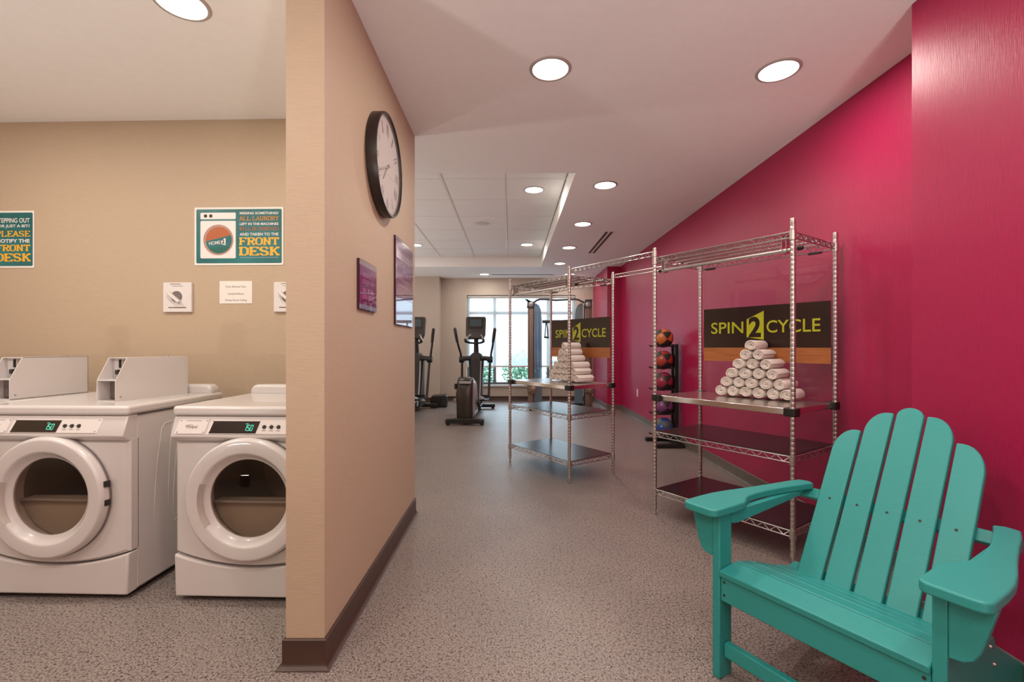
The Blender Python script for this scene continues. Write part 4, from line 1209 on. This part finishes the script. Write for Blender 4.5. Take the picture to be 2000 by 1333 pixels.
ball(ballz[4], ['ball_olive', 'ball_blue', 'ball_olive'], 'blue and grey ball at the bottom of the ball rack')
ol = thing('wall_outlet', 'small light outlet plate on the magenta wall', 'outlet', (XW, 6.93, 0.35))
obj('plate', MB().bb(-0.006, 0, -0.035, 0.035, 0, 0.115), 'outlet', ol, bevel=0.002)
for zz in (0.035, 0.08):
    obj('socket', MB().bb(-0.008, -0.004, -0.015, 0.015, zz - 0.013, zz + 0.013), 'plastic_white', ol, bevel=0.001)

# ------------------------------------------------------------------ ellipticals
def make_elliptical():
    t = thing('elliptical_trainer', '', 'elliptical', group='ellipticals by the window')
    # local: origin on the floor under the rear stabiliser, +y towards the console
    st = MB().prism([(-0.27, 0.025), (0.27, 0.025), (0.27, 0.085), (0.12, 0.095), (-0.12, 0.095), (-0.27, 0.085)], -0.05, 0.05, Fw)
    s = obj('rear_stabiliser', st, 'black', t, bevel=0.008)
    for x in (-0.24, 0.24):
        obj('foot', MB().tube([(x, 0, 0), (x, 0, 0.03)], 0.025, 10), 'rubber', s)
    # flywheel housing: side outline with bulging width
    side = [(0.02, 0.06), (-0.005, 0.20), (-0.012, 0.36), (0.005, 0.52), (0.05, 0.62), (0.13, 0.668), (0.24, 0.66), (0.36, 0.60), (0.48, 0.48), (0.57, 0.32), (0.60, 0.16), (0.58, 0.06)]
    rg = []
    for x, sc in ((-0.125, 0.86), (-0.115, 0.95), (-0.09, 1.0), (0.06, 1.0), (0.09, 0.96), (0.105, 0.86)):
        rg.append([(x, 0.29 + (y - 0.29) * sc, 0.36 + (z_ - 0.36) * sc) for y, z_ in side])
    hs = obj('flywheel_housing', MB().rings(rg), 'graphite', t, smooth=50)
    obj('side_cover', MB().rings([[(x, 0.29 + (y - 0.29) * sc, 0.36 + (z_ - 0.36) * sc) for y, z_ in side] for x, sc in ((0.104, 0.84), (0.128, 0.78))]), 'silver', hs, smooth=40)
    obj('handle_strip', MB().bb(-0.085, 0.085, -0.004, 0.03, 0.575, 0.612), 'silver', hs, bevel=0.008)
    obj('release_lever', MB().bb(-0.155, -0.12, 0.03, 0.07, 0.50, 0.58), 'black', hs, bevel=0.006)
    obj('base_rail', MB().bb(-0.05, 0.05, 0.2, 1.75, 0.05, 0.12), 'charcoal', t, bevel=0.01)
    f = obj('front_stabiliser', MB().bb(-0.30, 0.30, 1.70, 1.80, 0.025, 0.085), 'black', t, bevel=0.01)
    for x in (-0.26, 0.26):
        obj('foot', MB().tube([(x, 1.75, 0), (x, 1.75, 0.03)], 0.025, 10), 'rubber', f)
    # mast shroud
    rg = []
    for (z_, w, y0, y1) in ((0.08, 0.10, 1.22, 1.66), (0.35, 0.105, 1.30, 1.60), (0.65, 0.115, 1.35, 1.56), (0.88, 0.13, 1.36, 1.54), (0.96, 0.10, 1.37, 1.52), (1.0, 0.06, 1.39, 1.49)):
        rg.append([(sx * w + 0.0, yy, z_) for sx, yy in ((-0.6, y0), (0.6, y0), (1, y0 + 0.05), (1, y1 - 0.03), (0.6, y1), (-0.6, y1), (-1, y1 - 0.03), (-1, y0 + 0.05))])
    obj('mast_shroud', MB().rings(rg), 'charcoal', t, smooth=40)
    obj('shroud_trim', MB().tube([(0.075, 1.21, 0.10), (0.080, 1.29, 0.35), (0.085, 1.335, 0.65), (0.09, 1.345, 0.86)], 0.012, 8), 'silver', t)
    obj('mast', MB().tube([(0, 1.44, 0.95), (0, 1.42, 1.20), (0, 1.39, 1.32)], [0.045, 0.038, 0.034], 14), 'charcoal', t)
    # console
    Tc_ = Matrix.Translation((0, 1.36, 1.42)) @ Matrix.Rotation(R(-12), 4, 'X')
    body = [(-0.13, -0.19), (0.13, -0.19), (0.165, -0.12), (0.172, 0.17), (0.155, 0.20), (-0.155, 0.20), (-0.172, 0.17), (-0.165, -0.12)]
    con = obj('console', MB().prism(body, -0.06, 0.02, Tc_ @ Fw), 'graphite', t, bevel=0.015, seg=3)
    obj('screen', MB().prism(rounded(-0.125, 0.125, -0.02, 0.165, 0.01, 3), 0.020, 0.024, Tc_ @ Fw), 'display', con, smooth=0)
    obj('screen_panel', MB().prism(rounded(-0.10, 0.10, 0.025, 0.15, 0.006, 3), 0.024, 0.025, Tc_ @ Fw), 'screen', con, smooth=0)
    for k in range(4):
        obj('key', MB().prism(circle(-0.06 + 0.04 * k, -0.055, 0.012, 12), 0.020, 0.025, Tc_ @ Fw), 'black', con, smooth=0)
    for s_ in (-1, 1):
        obj('fixed_handle', MB().tube([(0, 1.34, 1.16), (s_ * 0.10, 1.28, 1.17), (s_ * 0.15, 1.20, 1.19), (s_ * 0.15, 1.14, 1.22)], [0.016, 0.018, 0.022, 0.022], 10), 'black', t)
        obj('console_arm', MB().tube([(s_ * 0.155, 1.22, 1.20), (s_ * 0.10, 1.30, 1.30), (s_ * 0.06, 1.34, 1.30)], 0.012, 8), 'silver', t)
        p = obj('pivot_arm', MB().tube([(0, 1.44, 0.90), (s_ * 0.16, 1.42, 0.905), (s_ * 0.245, 1.40, 0.89)], [0.05, 0.04, 0.045], 12), 'charcoal', t)
        obj('pivot_hub', MB().tube([(s_ * 0.20, 1.40, 0.885), (s_ * 0.285, 1.40, 0.885)], 0.055, 16), 'black', p)
        dy = 0.12 if s_ > 0 else -0.10
        h = obj('moving_handlebar', MB().tube([(s_ * 0.25, 1.40, 0.88), (s_ * 0.26, 1.38 + dy * 0.2, 1.0), (s_ * 0.29, 1.32 + dy * 0.3, 1.13), (s_ * 0.295, 1.28 + dy * 0.5, 1.20)], 0.018, 10), 'black', t)
        obj('grip', MB().tube([(s_ * 0.295, 1.28 + dy * 0.5, 1.18), (s_ * 0.315, 1.24 + dy * 0.5, 1.30), (s_ * 0.33, 1.23 + dy * 0.5, 1.40), (s_ * 0.33, 1.23 + dy * 0.5, 1.42)], [0.025, 0.027, 0.027, 0.012], 12), 'charcoal', h)
        ya = 1.28 - dy * 0.8
        obj('swing_arm', MB().tube([(s_ * 0.24, 1.40, 0.88), (s_ * 0.235, ya, 0.22)], 0.020, 10), 'black', t)
        obj('foot_link', MB().tube([(s_ * 0.20, ya, 0.20), (s_ * 0.19, 0.30, 0.30 + (0.06 if s_ > 0 else 0.02))], 0.022, 8), 'silver', t)
        pd = obj('pedal', MB().prism(rounded(-0.075, 0.075, -0.18, 0.18, 0.04, 4), 0, 0.02, Matrix.Translation((s_ * 0.20, 0.82 - dy * 0.6, 0.27))), 'black', t, bevel=0.004)
        obj('pedal_rim', MB().bb(s_ * 0.20 - 0.075, s_ * 0.20 + 0.075, 0.98 - dy * 0.6, 1.0 - dy * 0.6, 0.28, 0.33), 'black', pd, bevel=0.004)
        obj('crank', MB().tube([(s_ * 0.15, 0.30, 0.30), (s_ * 0.165, 0.42, 0.16 if s_ > 0 else 0.42)], 0.025, 8), 'charcoal', t)
        obj('roller_bracket', MB().tube([(s_ * 0.16, 0.40, 0.20), (s_ * 0.19, 0.72, 0.26)], 0.014, 8), 'chrome', t)
    return t
el = make_elliptical()
el.location = (-0.655, 6.48, 0); el.rotation_euler.z = R(-2)
el['label'] = 'grey and black elliptical with its flywheel housing towards the viewer'
el2 = dup_tree(el); el2.location = (-1.715, 6.52, 0); el2.rotation_euler.z = R(-3)
el2['label'] = 'elliptical mostly hidden behind the partition edge'
bxs = thing('step_box', 'small black step box on the floor beside the hidden elliptical', 'box', (-1.325, 8.36, 0), R(4))
obj('body', MB().prism([(-0.15, 0.0), (0.15, 0.0), (0.15, 0.19), (0.13, 0.215), (-0.12, 0.205), (-0.15, 0.17)], -0.3, 0.0, Fw), 'black', bxs, bevel=0.012)
obj('rear_cap', MB().bb(0.06, 0.155, -0.02, 0.0, 0.02, 0.18), 'charcoal', bxs, bevel=0.004)

# ------------------------------------------------------------------ cable machine in front of the window
cm = thing('cable_machine', 'dual pulley cable machine with smoky blue shrouds in front of the window', 'gym machine', (0.86, 8.35, 0))
for s in (-1, 1):
    X = s * 0.515
    obj('upright', MB().bb(X - 0.05, X + 0.05, -0.05, 0.03, 0.03, 1.90), 'bronze', cm, bevel=0.008)
    ho = MB()
    for k in range(26):
        ho.tube([(X - s * 0.02, -0.0535, 0.35 + 0.055 * k), (X - s * 0.02, -0.045, 0.35 + 0.055 * k)], 0.007, 8)
    obj('adjustment_holes', ho, 'ink', cm, smooth=0)
    obj('guide_rail', MB().bb(X - s * 0.055 - 0.007, X - s * 0.055 + 0.007, -0.045, 0.02, 0.05, 1.86), 'black', cm, smooth=0)
    shp = []
    for z_, w in ((0.06, 0.155), (1.60, 0.150), (1.78, 0.135), (1.86, 0.10), (1.90, 0.05)):
        shp.append((w, z_))
    poly = [(X - s * 0.062, 0.06)] + [(X - s * (0.062 + w), z_) for w, z_ in shp] + [(X - s * 0.062, 1.90)]
    obj('weight_shroud', MB().prism(poly, -0.14, -0.125, Fw), 'shroud', cm, smooth=0)
    wst = MB()
    for k in range(14):
        wst.bb(X - s * 0.14 - 0.055, X - s * 0.14 + 0.055, 0.15, 0.25, 0.08 + 0.03 * k, 0.107 + 0.03 * k)
    obj('weight_stack', wst, 'black', cm, smooth=0)
    for dx in (-0.03, 0.03):
        obj('guide_rod', MB().tube([(X - s * 0.14 + dx, 0.2, 0.05), (X - s * 0.14 + dx, 0.2, 1.80)], 0.009, 8), 'chrome', cm)
    pu = obj('pulley_head', MB().prism([(X - 0.07, 1.80), (X + 0.06, 1.80), (X + 0.075, 1.90), (X + s * 0.08, 1.955), (X - 0.05, 1.95)], 0.03, 0.085, Fw), 'charcoal', cm, bevel=0.008)
    obj('pulley_wheel', MB().lathe([(0.001, 0.092), (0.035, 0.090), (0.045, 0.085), (0.045, 0.065)], 20, Fw @ Matrix.Translation((X, 1.865, 0))), 'silver', pu)
    low = obj('carriage', MB().bb(X - 0.06, X + 0.06, -0.11, -0.05, 0.28, 0.44), 'bronze', cm, bevel=0.01)
    obj('carriage_pulley', MB().lathe([(0.001, 0.135), (0.055, 0.133), (0.068, 0.125), (0.068, 0.11)], 24, Fw @ Matrix.Translation((X + 0.05, 0.33, 0))), 'bronze', low)
    obj('cable', MB().tube([(X + s * 0.03, -0.06, 0.45), (X + s * 0.03, -0.06, 1.86)], 0.004, 6), 'ink', cm)
    obj('base_foot', MB().bb(X - 0.05, X + 0.05, -0.42, 0.32, 0.0, 0.05), 'charcoal', cm, bevel=0.008)
if True:
    X2 = 0.585
    obj('outer_guide', MB().bb(X2 - 0.02, X2 + 0.02, -0.02, 0.03, 0.03, 1.86), 'bronze', cm, bevel=0.005)
obj('pull_up_bar', MB().tube([(-0.46, 0, 1.90), (-0.40, 0, 1.945), (-0.34, 0, 1.965), (-0.20, 0, 1.962), (-0.06, 0, 1.945), (0.10, 0, 1.955), (0.30, 0, 1.965), (0.36, 0, 1.95), (0.46, 0, 1.90)], 0.017, 12), 'charcoal', cm)
obj('cross_bar', MB().tube([(-0.30, 0.02, 1.56), (0.30, 0.02, 1.56)], 0.028, 12), 'charcoal', cm)
obj('cross_brace', MB().tube([(0.05, 0.02, 1.40), (0.14, 0.02, 1.56)], 0.012, 8), 'charcoal', cm)
obj('base_beam', MB().bb(-0.5, 0.5, 0.24, 0.32, 0.0, 0.05), 'charcoal', cm, bevel=0.006)
sh = thing('strap_handle', 'black strap handle hanging from the cable machine bar', 'exercise handle', (0.86 - 0.225, 8.35 - 0.02, 1.56))
obj('strap', MB().tube([(-0.012, 0, -0.02), (-0.022, 0, -0.15), (-0.03, 0, -0.27)], 0.009, 8), 'black', sh)
obj('strap', MB().tube([(0.0, 0, -0.02), (0.018, 0, -0.15), (0.024, 0, -0.27)], 0.009, 8), 'black', sh)
obj('grip', MB().tube([(-0.045, 0, -0.285), (0.04, 0, -0.29)], 0.018, 10), 'black', sh)
